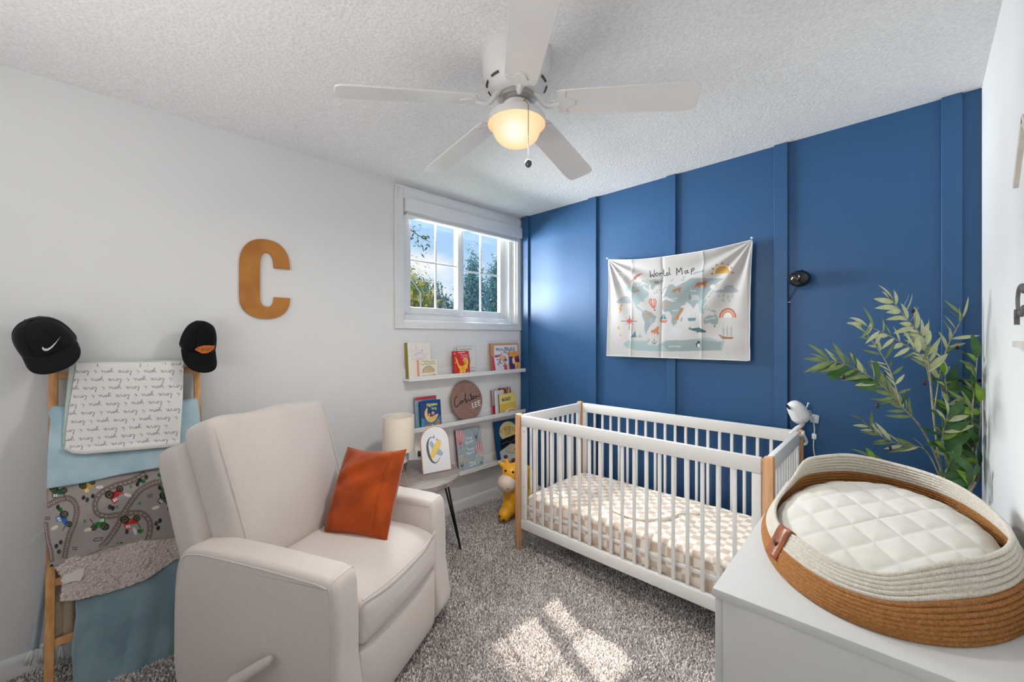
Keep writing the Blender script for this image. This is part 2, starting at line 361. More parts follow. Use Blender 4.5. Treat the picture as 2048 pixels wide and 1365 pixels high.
f_ = n.new('ShaderNodeLayerWeight'); f_.inputs['Blend'].default_value = .5; q_ = n.new('ShaderNodeMath'); q_.operation = 'POWER'; l.new(f_.outputs['Facing'], q_.inputs[0]); q_.inputs[1].default_value = 5
q2_ = n.new('ShaderNodeMath'); q2_.operation = 'MULTIPLY_ADD'; l.new(q_.outputs[0], q2_.inputs[0]); q2_.inputs[1].default_value = .6; q2_.inputs[2].default_value = .025; x_ = n.new('ShaderNodeMixShader'); l.new(q2_.outputs[0], x_.inputs[0]); l.new(a_.outputs[0], x_.inputs[1]); l.new(b_.outputs[0], x_.inputs[2]); l.new(x_.outputs[0], o_.inputs[0])
SZ0, SZ1 = 1.525, 2.29
for (y0, y1, x0, x1, ym, zm, pl, pr_) in [(-1.152, -.606, -.098, -.062, -.866, 1.93, .062, .056), (-.650, -.105, -.136, -.100, -.378, 1.912, .060, .056)]:
    sash = ring(y0, y1, SZ0, SZ1, .058, x0, x1, .003, wb=.060, wt=.04).obj('sash', M_wplast, win, world=True)
    ga, gb, za, zb = y0 + .058, y1 - .058, SZ0 + .06, SZ1 - .04; xm = (x0 + x1) / 2
    for lo, hi in [((xm - .006, ym - .007, za), (xm + .006, ym + .007, zb))]: G().box(lo, hi, .002).obj('muntin', M_wplast, sash, world=True)
    for a, b in ((ga, ym - .007), (ym + .007, gb)): G().box((xm - .006, a, zm - .007), (xm + .006, b, zm + .007), .002).obj('muntin', M_wplast, sash, world=True)
    for a, b in ((ga, ym - .007), (ym + .007, gb)):
        for c, d in ((za, zm - .007), (zm + .007, zb)): G().box((xm - .002, a, c), (xm + .002, b, d)).obj('pane', M_glass, sash, world=True, smooth=False)
G().box((-.063, -1.14, 1.535), (-.056, -.62, 1.548), .002).obj('sash_rail', M_wplast, win, world=True)
t = thing('window_shade', 'white rolled-up cellular shade with flat head rail across the window top', 'blind', (.0, -.6, 2.235))
G().box((-.030, -1.188, 2.245), (.042, -.022, 2.338), .003).obj('head_rail', M_wplast, t, world=True)
g = G()
for k in range(3): g.box((-.022, -1.17, 2.222 + k * .009), (.022, -.07, 2.229 + k * .009), .002)
g.obj('folded_fabric', mat('shade_fabric', (.78, .78, .77), .8), t, world=True); G().box((-.026, -1.186, 2.212), (.030, -.066, 2.224), .002).obj('bottom_rail', M_wplast, t, world=True)

# ------------------------------------------------------------------ outside
struct(G().box((-70, -40, -.5), (-.17, 70, -.35)).obj('ground', mat('lawn', (.06, .11, .03), .95, var=.4, vscale=.6), smooth=False))
def leafcloud(P, size, seed, cols, name, parent, elong=1.5):
    r = np.random.default_rng(seed); N = len(P); q = r.normal(size=(N, 3)); q /= np.linalg.norm(q, axis=1)[:, None]; a = np.cross(q, r.normal(size=(N, 3))); a /= np.linalg.norm(a, axis=1)[:, None]; b = np.cross(q, a)
    s = size * (.6 + .8 * r.random(N))[:, None]; V = np.stack([P - a * s * elong, P - b * s * .5, P + a * s * elong, P + b * s * .5], 1).reshape(-1, 3)
    me = bpy.data.meshes.new(name); k = np.arange(N)[:, None] * 4; me.from_pydata(V, [], (k + [0, 1, 2, 3]).tolist()); me.update()
    c = np.ones((N, 4, 4), np.float32); cc = np.array([srgb(*x) for x in cols]); c[:, :, :3] = (cc[r.integers(0, len(cc), N)] * (.7 + .6 * r.random(N))[:, None])[:, None]
    at_ = me.color_attributes.new('Col', 'FLOAT_COLOR', 'POINT'); at_.data.foreach_set('color', c.ravel()); me.materials.append(print_mat('foliage', .7, spec=.3))
    o = bpy.data.objects.new(name, me); COL.objects.link(o); o.parent = parent; o['kind'] = 'stuff'; WM[o] = WM[parent]; return o
def tree(name, label, px, dist, ztop, blobs, nleaf, size, cols, seed, trunk=.16):
    b = depth_at(px, 675, dist); base = np.array([b[0], b[1], -.35]); t = thing(name, label, 'tree', base); r = np.random.default_rng(seed); P = []
    for (dr, df, z, rad, hz) in blobs:
        k = int(nleaf * rad * rad); d = r.normal(size=(k, 3)); d /= np.linalg.norm(d, axis=1)[:, None]; d *= (r.random(k) ** .45)[:, None]; d *= 1 + .35 * np.sin(d[:, :1] * 9 + d[:, 2:] * 7)
        P.append(d * [rad, rad, hz] + (RT * dr + FW * df) + UP * (z + .35))
    leafcloud(np.concatenate(P), size, seed, cols, 'foliage', t)
    G().tube([(0, 0, 0), (.03, .02, ztop * .4), (0, 0, ztop * .85)], [trunk, trunk * .8, trunk * .3], 8).obj('trunk', mat('bark', (.10, .075, .05), .9, .4, 30, var=.3, vscale=12), t)
tree('broadleaf_tree', 'yellow green leafy tree beside the street lamp, seen through left window pane', 812, 13, 3.8,
     [(-.2, 0, 2.7, .95, 1.05), (.35, .1, 2.3, .55, .7), (-.7, .3, 1.7, 1.0, 1.1)], 4200, .05, [(170, 168, 84), (206, 184, 86), (120, 140, 84), (100, 126, 90), (218, 186, 84)], 1)
tree('dark_tree', 'dark bushy tree sloping down behind the street lamp outside the window', 862, 20, 4.0,
     [(-.9, 0, 2.9, 1.2, 1.4), (-.1, 0, 2.5, 1.0, 1.3), (.7, 0, 1.9, .9, 1.2), (-1.6, .4, 2.8, 1.1, 1.4), (1.3, .3, 1.2, .8, 1.1)], 3600, .065, [(104, 130, 124), (116, 142, 126), (96, 122, 130), (132, 152, 130)], 2)  # grey blue haze is put into these leaf colours
tree('conifer_tree', 'tall conifer in hazy blue green at the left of right window pane', 946, 18, 5.2,
     [(0, 0, 4.35, .42, .95), (.05, 0, 3.4, .75, 1.0), (-.1, 0, 2.5, .85, 1.0), (0, 0, 1.5, .9, 1.0)], 3200, .055, [(116, 148, 152), (130, 162, 162), (104, 138, 146), (150, 174, 170)], 3)  # leaf colours paled towards blue to carry the haze
tree('conifer_tree', 'tall conifer in hazy blue green at the right edge of right window pane', 992, 24, 5.2,
     [(0, 0, 5.1, .5, 1.15), (.0, 0, 4.0, .8, 1.2), (.1, 0, 2.9, .95, 1.2), (0, 0, 1.7, 1.0, 1.2)], 3200, .06, [(116, 148, 152), (130, 162, 162), (104, 138, 146), (154, 176, 170)], 4)  # haze painted into the foliage colours here as well
# near tree: its crown shades part of the window from the sun, one bough hangs into view
base = np.array([-4.9, .85, -.35]); t = thing('overhanging_tree', 'near tree with one thin leafy bough hanging into the top left pane', 'tree', base)
bk = _MC['bark']; bough = np.array([at(p, q, 0, x) for p, q, x in [(700, 395, -4.2), (770, 425, -4.0), (815, 455, -3.9), (835, 470, -3.85), (862, 486, -3.8)]])
G().tube(np.r_[[base, base + [0, .05, 2.4], base + [.35, -.1, 3.2]], bough[:1] + [0, 0, .1]], [.16, .14, .09, .04], 8).obj('trunk', bk, t, world=True)
G().tube(bough, [.03, .02, .012, .009, .004], 6).obj('bough', bk, t, world=True)
L = []; r = np.random.default_rng(9)
for a, b, k in [(0, 1, 60), (1, 2, 40), (2, 3, 26), (3, 4, 30)]:
    q = r.random((k, 1)); L.append(bough[a] * (1 - q) + bough[b] * q + r.normal(size=(k, 3)) * [.07, .07, .10] - [0, 0, .06])
sd = SUN_DIR / np.linalg.norm(SUN_DIR); C0 = r.normal(size=(9000, 3)) * [.55, .72, .36]
for k in range(len(C0)):
    p = np.array([-2.7, .42, 5.17]) + C0[k]; s_ = (0 - p[0]) / sd[0]; q = p + sd * s_; gap = -.93 < q[1] + .03 * math.sin(q[2] * 9) < -.43
    if not (gap and 1.3 < q[2] < 2.6) and p[2] > 3.6: L.append(p[None])
G().tube(np.array([base + [.35, -.1, 3.2], base + [1.0, -.2, 4.3], base + [2.2, -.4, 5.4]]), [.07, .05, .02], 7).obj('bough', bk, t, world=True)
leafcloud(np.concatenate(L) - base, .03, 5, [(60, 84, 56), (84, 104, 70), (52, 70, 52)], 'foliage', t)
t = thing('street_lamp', 'slim pale street lamp with curved arm outside the left window pane', 'street lamp', depth_at(841, 675, 12) * [1, 1, 0] + [0, 0, -.35])
b0 = depth_at(841, 675, 12); b0[2] = -.35; top = depth_at(841, 586, 12); mid = [depth_at(p, q, 12) for p, q in [(838, 582), (830, 570), (822, 558), (812, 552)]]
G().tube([b0, top], [.035, .026], 8).obj('pole', mat('galvanised', (.55, .57, .6), .5), t, world=True); G().tube(catmull([top] + mid), .016, 6).obj('arm', _MC['galvanised'], t, world=True)
G().ell(mid[-1] + [0, 0, -.01], (.16, .09, .04)).obj('lamp_head', _MC['galvanised'], t, world=True)

# ------------------------------------------------------------------ ceiling fan
FC = np.array([1.472, -1.560, 0]); fan = thing('ceiling_fan', 'white five-blade ceiling fan with lit frosted bowl light and pull chain', 'ceiling fan', (FC[0], FC[1], 2.44))
H = 2.44
g = G().lathe([(.001, 0), (.137, 0), (.138, -.010), (.132, -.014), (.130, -.035), (.127, -.085), (.122, -.098), (.098, -.140), (.078, -.152), (.001, -.152)][::-1], 56); g.obj('motor_housing', M_fan, fan, ang=40)
for k in range(10):                                                  # vent slots on the sloping skirt
    a = math.radians(18 + 36 * k); P = []
    for s_ in (-1, 0, 1):
        b = a + s_ * .16; P.append(((.1135) * math.cos(b), .1135 * math.sin(b), -.1165))
    G().tube(resample(catmull(P), 7), .0048, 6).obj('vent_slot', mat('dark_slot', (.10, .075, .055), .7), fan)
G().lathe([(.001, -.150), (.066, -.150), (.070, -.156), (.070, -.172), (.058, -.178), (.001, -.178)][::-1], 40).obj('flywheel', M_steel, fan)
G().lathe([(.001, -.176), (.043, -.178), (.052, -.186), (.054, -.222), (.060, -.228), (.001, -.228)][::-1], 40).obj('switch_cup', M_fan, fan)
G().lathe([(.04, -.222), (.085, -.226), (.106, -.232), (.112, -.244), (.112, -.262), (.106, -.263), (.104, -.246), (.04, -.240)][::-1], 48).obj('fitter_pan', M_fan, fan)
M_bowl = bpy.data.materials.new('lit_bowl'); M_bowl.use_nodes = True; n, l = _nodes(M_bowl.node_tree)
o_ = n.new('ShaderNodeOutputMaterial'); e_ = n.new('ShaderNodeEmission'); tc = n.new('ShaderNodeTexCoord'); vm = n.new('ShaderNodeVectorMath'); vm.operation = 'DISTANCE'
l.new(tc.outputs['Object'], vm.inputs[0]); vm.inputs[1].default_value = (.040, -.052, -.322)
r_ = n.new('ShaderNodeValToRGB'); l.new(vm.outputs['Value'], r_.inputs[0]); ee = r_.color_ramp.elements
ee[0].position = .018; ee[0].color = (1.0, .93, .80, 1); ee[1].position = .16; ee[1].color = (.92, .52, .27, 1); q = ee.new(.06); q.color = (1, .78, .46, 1)
e_.inputs[1].default_value = 1.12; l.new(r_.outputs[0], e_.inputs[0]); d_ = n.new('ShaderNodeBsdfTranslucent'); d_.inputs[0].default_value = (.8, .7, .5, 1); ad = n.new('ShaderNodeAddShader'); l.new(e_.outputs[0], ad.inputs[0])
gl = n.new('ShaderNodeBsdfGlossy'); gl.inputs[0].default_value = (.01, .01, .01, 1); gl.inputs['Roughness'].default_value = .5; l.new(gl.outputs[0], ad.inputs[1]); l.new(ad.outputs[0], o_.inputs[0])
G().lathe([(.1095, -.260), (.1095, -.265), (.101, -.2685), (.0935, -.269), (.0935, -.277), (.0895, -.292), (.081, -.311), (.064, -.328), (.042, -.339), (.018, -.3445), (.0001, -.345)], 48).obj('glass_bowl', M_bowl, fan, ang=180)
blade_m = None
for k in range(5):
    a = math.radians(31 + 72 * k); Mb = Matrix.Rotation(a, 4, 'Z') @ Matrix.Translation((.12, 0, -.192)) @ Matrix.Rotation(math.radians(9.2 if k == 3 else 5.6), 4, 'Y') @ Matrix.Translation((-.12, 0, .240))   # one blade sags
    pitch = Matrix.Translation((.16, 0, -.240)) @ Matrix.Rotation(math.radians(-12), 4, 'X')
    pl = [(.0, -.050), (.02, -.057), (.44, -.066), (.472, -.062), (.487, -.050), (.489, 0), (.487, .050), (.472, .062), (.44, .066), (.02, .057), (.0, .050)]
    b = G().prism(pl, -.003, .003, Mb @ pitch, bev=.0012, seg=1).obj('blade', M_fanb, fan)
    gg = G(); br = [(-.03, -.011), (.0, -.02), (.018, -.05), (.035, -.052), (.030, -.026), (.058, -.014), (.066, 0), (.058, .014), (.030, .026), (.035, .052), (.018, .05), (.0, .02), (-.03, .011)]
    gg.prism(catmull(br, 3, True)[:, :2].tolist(), -.009, -.0032, Mb @ pitch, bev=.0008, seg=1)
    arm = catmull([(.058, 0, -.206), (.080, 0, -.216), (.100, 0, -.240), (.120, 0, -.254), (.142, 0, -.252), (.165, 0, -.246)], 5)
    arm = np.array([(Mb @ Vector(p))[:] for p in arm]); gg.tube(arm, np.linspace(.010, .0085, len(arm)), 8); gg.obj('blade_iron', M_fan, b)
pc = G(); n_ = 54
for k in range(n_): pc.ell((.110, -.053, -.252 - .0036 * k), (.0017, .0017, .0017), 6, 4)
pco = pc.obj('pull_chain', M_chain, fan, ang=180); G().lathe([(.0001, -.425), (.006, -.424), (.0115, -.417), (.0125, -.411), (.0115, -.405), (.005, -.398), (.0001, -.397)], 20, M=Matrix.Translation((.110, -.053, -.048))).obj('chain_knob', M_chain, pco)
G().tube([(.05, -.018, -.205), (.08, -.038, -.212), (.110, -.053, -.250)], .0022, 6).obj('chain_outlet', M_gold, fan)

# ------------------------------------------------------------------ recliner
CO = np.array([1.09, -1.83, 0]); CA = math.radians(28); ch = thing('recliner', 'cream linen upholstered recliner armchair with side lever, standing before the left wall', 'armchair', CO, CA)
CM = WM[ch]
def c2w(x, y, z): return np.array((CM @ Vector((x, y, z)))[:])
side = [(-.005, .035), (.012, .30), (.004, .555), (-.030, .592), (-.12, .602), (-.30, .611), (-.48, .616), (-.60, .612), (-.668, .585), (-.702, .50), (-.712, .30), (-.705, .13), (-.65, .06), (-.55, .035)]
sd2 = catmull(side, 3, True)
XZ = Matrix(((1, 0, 0, 0), (0, 0, 1, 0), (0, 1, 0, 0), (0, 0, 0, 1)))       # prism xy -> xz, height -> y
for s in (-1, 1):
    y0, y1 = (.268, .388) if s > 0 else (-.388, -.268)
    arm = G().prism([tuple(p) for p in sd2], y0, y1, XZ, bev=.024, seg=4).obj('arm', M_chair, ch, ang=60)
    T_ = np.gradient(sd2, axis=0); T_ /= np.linalg.norm(T_, axis=1)[:, None]; N_ = np.c_[T_[:, 1], -T_[:, 0]]; N_ = N_ * np.sign(((sd2 - sd2.mean(0)) * N_).sum(1))[:, None]
    q = (sd2 - N_ * .0215)[:33]; yy = y0 + .0012 if s < 0 else y1 - .0012
    G().tube(np.c_[q[:, 0], np.full(len(q), yy), q[:, 1]], .0036, 6).obj('piping', M_chair, arm); q = (sd2 - N_ * .0285)[:14]; G().tube(np.c_[q[:, 0], np.full(len(q), yy), q[:, 1]], .0016, 5).obj('stitching', M_chair, arm)
def seatfn(Q):
    # front roll: waterfall edge
    f = np.clip((Q[:, 0] - .10) / .17, 0, 1); Q[:, 2] -= .026 * f ** 2 * (Q[:, 2] > 0); return Q
g = G().soft((.58, .545, .20), .045, 12, (0.022, 0, .022), Matrix.Translation((-.268, 0, .392)), seatfn); seat = g.obj('seat_cushion', M_chair, ch, ang=180, sub=1)
g = G().tube(catmull([(.012, -.262, .465), (.034, -.15, .468), (.040, 0, .469), (.034, .15, .468), (.012, .262, .465)], 6), .0032, 6); g.obj('piping', M_chair, seat)
G().soft((.09, .545, .272), .030, 8, (.018, 0, 0), Matrix.Translation((-.028, 0, .165))).obj('footrest_panel', M_chair, ch, ang=180, sub=1)
G().box((-.66, -.26, .05), (-.08, .26, .30), .02).obj('base_frame', M_chair, ch)
BT = Matrix.Translation((-.545, 0, .45)) @ Matrix.Rotation(math.radians(-19), 4, 'Y')
def backfn(Q):
    z = Q[:, 2] / .30; Q[:, 0] += .012 * np.cos(Q[:, 1] * 9 + 1) * np.exp(-((z + .3) / .5) ** 2) * (Q[:, 0] > 0) + .010 * np.sin(Q[:, 1] * 26 + Q[:, 2] * 7) * np.clip(z - .35, 0, 1) * (Q[:, 0] > 0)
    Q[:, 1] *= 1 + .035 * np.clip(z, -1, 1); Q[:, 2] += .006 * np.sin(Q[:, 1] * 21) * (z > .8); return Q
bc = G().soft((.175, .580, .60), .042, 16, (.045, .008, .010), BT @ Matrix.Translation((.015, 0, .305)), backfn).obj('back_cushion', M_chair, ch, ang=180, sub=1)
for s in (-1, 1):
    P = [(BT @ Vector((.0955 + .045 * (1 - (.272 / .29) ** 2) * (1 - ((z - .305) / .30) ** 2), s * .2735 * (1 + .035 * (z - .305) / .30), z)))[:] for z in np.linspace(.045, .565, 16)]; G().tube(P, .0036, 6).obj('seam', M_chair, bc)
G().soft((.15, .665, .78), .045, 10, (.01, 0, .01), BT @ Matrix.Translation((-.125, 0, .165))).obj('back_frame', M_chair, ch, ang=180, sub=1)
lev = G(); lp = [on_plane(p, q, c2w(0, -.40, 0), np.array((CM.to_3x3() @ Vector((0, 1, 0)))[:])) for p, q in [(545, 1315), (520, 1330), (492, 1348), (478, 1362), (470, 1385)]]
lp = np.array([(CM.inverted() @ Vector(p))[:] for p in lp]); lp[:, 1] = [-.412, -.420, -.424, -.415, -.385]
lev.tube(catmull(lp, 6), np.interp(np.arange(25), [0, 3, 12, 18, 24], [.013, .016, .020, .028, .030]), 12); lev.ell(lp[0], (.0125, .0125, .0125), 12, 8); lev.obj('lever_handle', M_chair, ch, ang=180)
# rust pillow, leaning in the corner of the seat
def pillow(w, h, t, n=40):
    u = np.linspace(-1, 1, n); U, V = np.meshgrid(u, u, indexing='ij'); e = np.clip(1 - np.abs(U) ** 2.6, 0, 1) * np.clip(1 - np.abs(V) ** 2.6, 0, 1)
    th = t * e ** .55; pin = 1 - .09 * (1 - U ** 2) * np.abs(V) ** 3; pin2 = 1 - .055 * (1 - V ** 2) * np.abs(U) ** 3
    X = U * w / 2 * pin2; Z = V * h / 2 * pin
    wr = .014 * np.sin(6 * (U * .8 + V * 1.4) + 2 * np.sin(3 * V)) * e * np.clip(.2 + V, 0, 1) + .012 * np.exp(-((V - .55 + .45 * U) / .10) ** 2) * e - .010 * np.exp(-((V + .10 - .25 * U) / .05) ** 2) * np.clip(U, 0, 1) * e + .007 * np.sin(11 * V - 5 * U) * np.clip(U, 0, 1) * e
    return np.stack([X, th / 2 + wr, Z], -1), np.stack([X, -th / 2, Z], -1)
a, b = pillow(.318, .398, .165); g = G().grid(a); g.grid(b[::-1])
# local +y is the front face: it leans on the far arm, turned towards the room
PM = Matrix.Translation(c2w(-.276, .142, .660)) @ Matrix.Rotation(CA + math.radians(-178), 4, 'Z') @ Matrix.Rotation(math.radians(29), 4, 'X') @ Matrix.Rotation(math.radians(2), 4, 'Y')
pl = thing('throw_pillow', 'rust orange suede throw pillow leaning in the corner of cream recliner', 'pillow', M=PM)
g.obj('cover', M_rust, pl, ang=180)
g = G(); q = np.array([a[int(i), 33] if False else a[33, int(i)] for i in np.linspace(2, 37, 30)]) + [0, .0015, 0]; g.tube(q, .0018, 5); q2 = np.array([a[6, int(i)] for i in np.linspace(2, 37, 30)]) + [0, .0015, 0]; g.tube(q2, .0018, 5); g.obj('seam', M_rust, pl)

# ------------------------------------------------------------------ crib
CRM = Matrix.Translation((.752, -.795, 0)) @ Matrix.Rotation(math.radians(1.6), 4, 'Z'); crib = thing('crib', 'white slatted baby crib with natural wood corner posts, against blue wall', 'crib', M=CRM)
CL, CD = 1.372, .690
def sq(cx, cy, z, rx, ry): return [(cx - rx, cy - ry, z), (cx + rx, cy - ry, z), (cx + rx, cy + ry, z), (cx - rx, cy + ry, z)]
for i, x in enumerate((0, CL)):
    for j, y in enumerate((0, CD)):
        sx, sy = (-1 if i == 0 else 1), (-1 if j == 0 else 1); P = []
        for z, t in ((0, .0095), (.15, .0175), (.20, .0185), (.865, .0185), (.872, .016), (.875, .010)): P.append(sq(x + sx * (t - .0185) * -.4 + sx * .004, y + sy * .0, z, t, t * (1.0)))
        gg = G().grid(np.array(P), cv=True); k = len(P); gg.f += [(3, 2, 1, 0), tuple((k - 1) * 4 + q for q in range(4))]; gg.obj('leg', M_oak, crib, ang=25)
def rail(nm, lo, hi): G().box(lo, hi, .004).obj(nm, M_crib, crib)
for y in (0, CD):
    rail('rail', (.0205, y - .013, .800), (CL - .0205, y + .013, .866)); rail('rail', (.0205, y - .013, .150), (CL - .0205, y + .013, .212))
    for x0 in (.0205, CL - .0205 - .036): rail('stile', (x0, y - .011, .212), (x0 + .036, y + .011, .800))
for x in (0, CL):
    rail('rail', (x - .012, .0205, .800), (x + .012, CD - .0205, .866)); rail('rail', (x - .012, .0205, .150), (x + .012, CD - .0205, .212))
    for y0 in (.0205, CD - .0205 - .03): rail('stile', (x - .0105, y0, .212), (x + .0105, y0 + .03, .800))
sl = G().box((-.0085, -.0065, .2115), (.0085, .0065, .8005), .004, 2).obj('slat', M_crib, crib); first = True
NF = 18
for y in (0, CD):
    for k in range(NF):
        x = .0565 + (CL - .113) * (k + 1) / (NF + 1); o = sl if first else dup(sl); o.location = (x, y, 0); first = False
sl2 = None
for x in (0, CL):
    for k in range(9):
        y = .0505 + (CD - .101) * (k + 1) / 10; o = dup(sl); o.location = (x, y, 0); o.rotation_euler = (0, 0, math.pi / 2)
bolt = G().lathe([(.0001, 0), (.004, .0005), (.0045, .002), (.0001, .0025)], 12).obj('bolt', M_steel, crib)
bolt.matrix_basis = Matrix.Translation((.048, -.0112, .77)) @ Matrix.Rotation(math.pi / 2, 4, 'X')
for x, z in ((.048, .42), (.048, .30)):
    o = dup(bolt); o.matrix_basis = Matrix.Translation((x, -.0112, z)) @ Matrix.Rotation(math.pi / 2, 4, 'X')
rail('mattress_support', (.03, .022, .268), (CL - .03, CD - .022, .288))
G().box((.002, .10, .245), (.0, .10, .245)).v; G().tube([(.03, .05, .30), (.06, .09, .36)], .006, 6).obj('support_bracket', M_crib, crib)
mt = thing('crib_mattress', 'crib mattress in a beige and white checkered fitted sheet', 'mattress', M=CRM @ Matrix.Translation((CL / 2, CD / 2, .289)))
L_, D_, H_ = CL - .068, CD - .055, .172
def chk(Q, cell):
    """checks run over the top and down the sides"""
    x = Q[:, 0]; dz = np.clip(H_ / 2 - .02 - Q[:, 2], 0, None); yo = np.abs(Q[:, 1]) > D_ / 2 - .02; xo = np.abs(Q[:, 0]) > L_ / 2 - .02
    a = Q[:, 0] + np.where(xo & ~yo, np.sign(Q[:, 0]) * dz, 0); b = Q[:, 1] + np.where(yo, np.sign(Q[:, 1]) * dz, 0)
    w = .006 * np.sin(a * 23) + .006 * np.sin(b * 31 + a * 9)
    k = (np.floor((a + w) / cell) + np.floor((b + w) / cell)) % 2
    return np.where(k[:, None] > 0, np.array(srgb(205, 184, 166)), np.array(srgb(240, 228, 214)))
bmx = bmesh.new(); bmesh.ops.create_grid(bmx, x_segments=1, y_segments=1, size=1); bmx.free()
def mattress():
    us = np.r_[np.linspace(-L_ / 2, -L_ / 2 + .04, 8)[:-1], np.linspace(-L_ / 2 + .04, L_ / 2 - .04, 300), np.linspace(L_ / 2 - .04, L_ / 2, 8)[1:]]
    # profile round the section (front bottom -> top -> back bottom)
    hr = .035; pr = [(-D_ / 2, z) for z in np.linspace(-H_ / 2, H_ / 2 - hr, 34)] + [(-D_ / 2 + hr - hr * math.cos(t), H_ / 2 - hr + hr * math.sin(t)) for t in np.linspace(.1, 1.47, 8)] + [(y, H_ / 2) for y in np.linspace(-D_ / 2 + hr, D_ / 2 - hr, 130)] + [(D_ / 2 - hr + hr * math.sin(t), H_ / 2 - hr + hr * math.cos(t)) for t in np.linspace(.1, 1.47, 8)] + [(D_ / 2, z) for z in np.linspace(H_ / 2 - hr, -H_ / 2, 20)]
    pr = np.array(pr); P = np.zeros((len(us), len(pr), 3)); P[..., 0] = us[:, None]; P[..., 1] = pr[None, :, 0]; P[..., 2] = pr[None, :, 1]
    e = np.clip((np.abs(us) - (L_ / 2 - .04)) / .04, 0, 1); sh = (1 - np.sqrt(np.clip(1 - e ** 2, 0, 1))) * .04
    top = np.clip((P[..., 2]) / (H_ / 2), 0, 1); P[..., 2] -= sh[:, None] * top
    s_ = np.array(P.reshape(-1, 3)); colr = chk(s_, .042).reshape(P.shape)
    X, Y = P[..., 0], P[..., 1]; tm = np.clip((P[..., 2] - .05) / .03, 0, 1)
    P[..., 2] += tm * (.006 * np.exp(-((Y + .06 * np.sin(X * 7) - .05) / .012) ** 2) * np.exp(-(X - .18) ** 2 / .05) + .005 * np.exp(-((Y + .13 + .16 * X) / .012) ** 2) * np.exp(-(X + .05) ** 2 / .2) + .006 * (vnoise(X, Y, 9, 2)) + .003 * np.sin(X * 40 + Y * 25) * np.exp(-(X - .25) ** 2 / .03) - .008 * ((X / L_ * 2) ** 4 + (Y / D_ * 2) ** 4))
    return P, colr
P, colr = mattress(); g = G().grid(P); n0 = P.shape[0] * P.shape[1]; k = P.shape[1]
g.f.append(tuple(range(k))); g.f.append(tuple(range(n0 - 1, n0 - 1 - k, -1))); g.obj('fitted_sheet', print_mat('sheet_print', .85, .1, 400, sheen=.1), mt, ang=180, col=colr)
def topz(x, y): return H_ / 2 + .004
st = [(-.12, -.20), (-.02, -.215), (.06, -.20), (.13, -.13), (.18, -.05), (.20, .03), (.27, .09)]
sp = resample(catmull(st, 6), 40); dv = np.gradient(sp, axis=0); dv /= np.linalg.norm(dv, axis=1)[:, None]; wv = .006 + .016 * np.exp(-((np.arange(40) - 22) / 7.) ** 2)
A_ = np.c_[sp + np.c_[-dv[:, 1], dv[:, 0]] * wv[:, None], np.full(40, topz(0, 0) + .007)]; B_ = np.c_[sp - np.c_[-dv[:, 1], dv[:, 0]] * wv[:, None], np.full(40, topz(0, 0) - .001)]
m_ = (A_ + B_) / 2 + [0, 0, .008]; G().grid(np.stack([A_, m_, B_], 1)).obj('sheet_fold', mat('sheet_fold', srgb(232, 222, 206), .85), mt, ang=180, solid=.003)

# ------------------------------------------------------------------ dresser and changing basket
DA = math.radians(2.65); DM = Matrix.Translation((2.238, -1.714, 0)) @ Matrix.Rotation(DA, 4, 'Z'); dr = thing('dresser', 'plain white dresser in the near right corner carrying the changing basket', 'dresser', M=DM)
DW, DL, DH = .488, .935, .800
M_dr = mat('dresser_white', (.585, .585, .575), .42, .02, 50)
G().box((0, 0, DH - .020), (DW, DL, DH), .0025).obj('top', M_dr, dr)
G().box((.006, .005, .03), (.022, DL - .005, DH - .0205), .001); G().box((.020, .004, .04), (DW - .002, DL - .004, DH - .0202), .0015).obj('body', M_dr, dr)
G().box((.03, .03, .0), (DW - .03, DL - .03, .0405), .002).obj('plinth', M_dr, dr)
for i in range(2):
    for j in range(3):
        y0 = .008 + i * (DL - .013) / 2; z0 = .052 + j * .244; d = G().box((.003, y0, z0), (.0195, y0 + (DL - .022) / 2, z0 + .238), .002).obj('drawer', M_dr, dr)
        G().ell((-.006, y0 + (DL - .022) / 4, z0 + .12), (.012, .012, .012), 14, 8).obj('knob', M_steel, d)
BC = np.array([2.487, -1.195]); BA, BB = .425, .252
bk = thing('changing_basket', 'oval coiled rope baby changing basket in cream and tan on the dresser', 'changing basket', (BC[0], BC[1], DH), 0)
hx = np.radians([-35, -15, 17, 51, 85, 115, 150, 161, 178, 201, 219, 235, 250, 260, 274, 282, 289, 303, 325]); hz = np.array([.125, .118, .110, .130, .138, .153, .146, .095, .068, .062, .068, .085, .081, .078, .082, .090, .107, .127, .125])
order = np.argsort(hx); hx, hz = hx[order], hz[order]
def rim(t):
    t = np.mod(np.asarray(t) + math.radians(35), 2 * math.pi) - math.radians(35); base = np.interp(t, hx, hz); return base
th = np.linspace(0, 2 * math.pi, 145)[:-1]; RH = np.array([np.mean(rim(x + np.linspace(-.09, .09, 9))) for x in th])
NT, NC = 8, 6
def ring_pts(f):
    """f: 0 floor .. 1 rim"""
    sc = 1.0 + .02 * math.sin(math.pi * min(1, f * 1.4)) - .095 * f ** 1.5
    flare = .055 * (1 - f) * np.clip(np.cos(th - math.radians(300)), 0, 1)
    return np.c_[np.cos(th) * BB * (sc + flare), np.sin(th) * BA * (sc + flare), .006 + (RH - .006) * f]
NN = NT + NC
tr = math.pi
for grp, nm, m, rng in (('tan_wall', 'rope_coil', M_tan, range(0, NT)), ('cream_wall', 'rope_coil', M_cream, range(NT, NN))):
    for i in rng:
        f = i / (NN - 1.); P = ring_pts(f); rr = np.maximum(.0052, (RH - .006) / (NN - 1) * .56)
        G().tube(P, rr + .0006 * np.sin(np.arange(len(th)) * math.pi), 8, closed=True).obj(nm, m, bk, ang=180)
G().grid(np.stack([ring_pts(0) * [k, k, 1] + [0, 0, 0] for k in (1.0, .5, .02)], 0), cv=True).obj('base', M_tan, bk, ang=180)
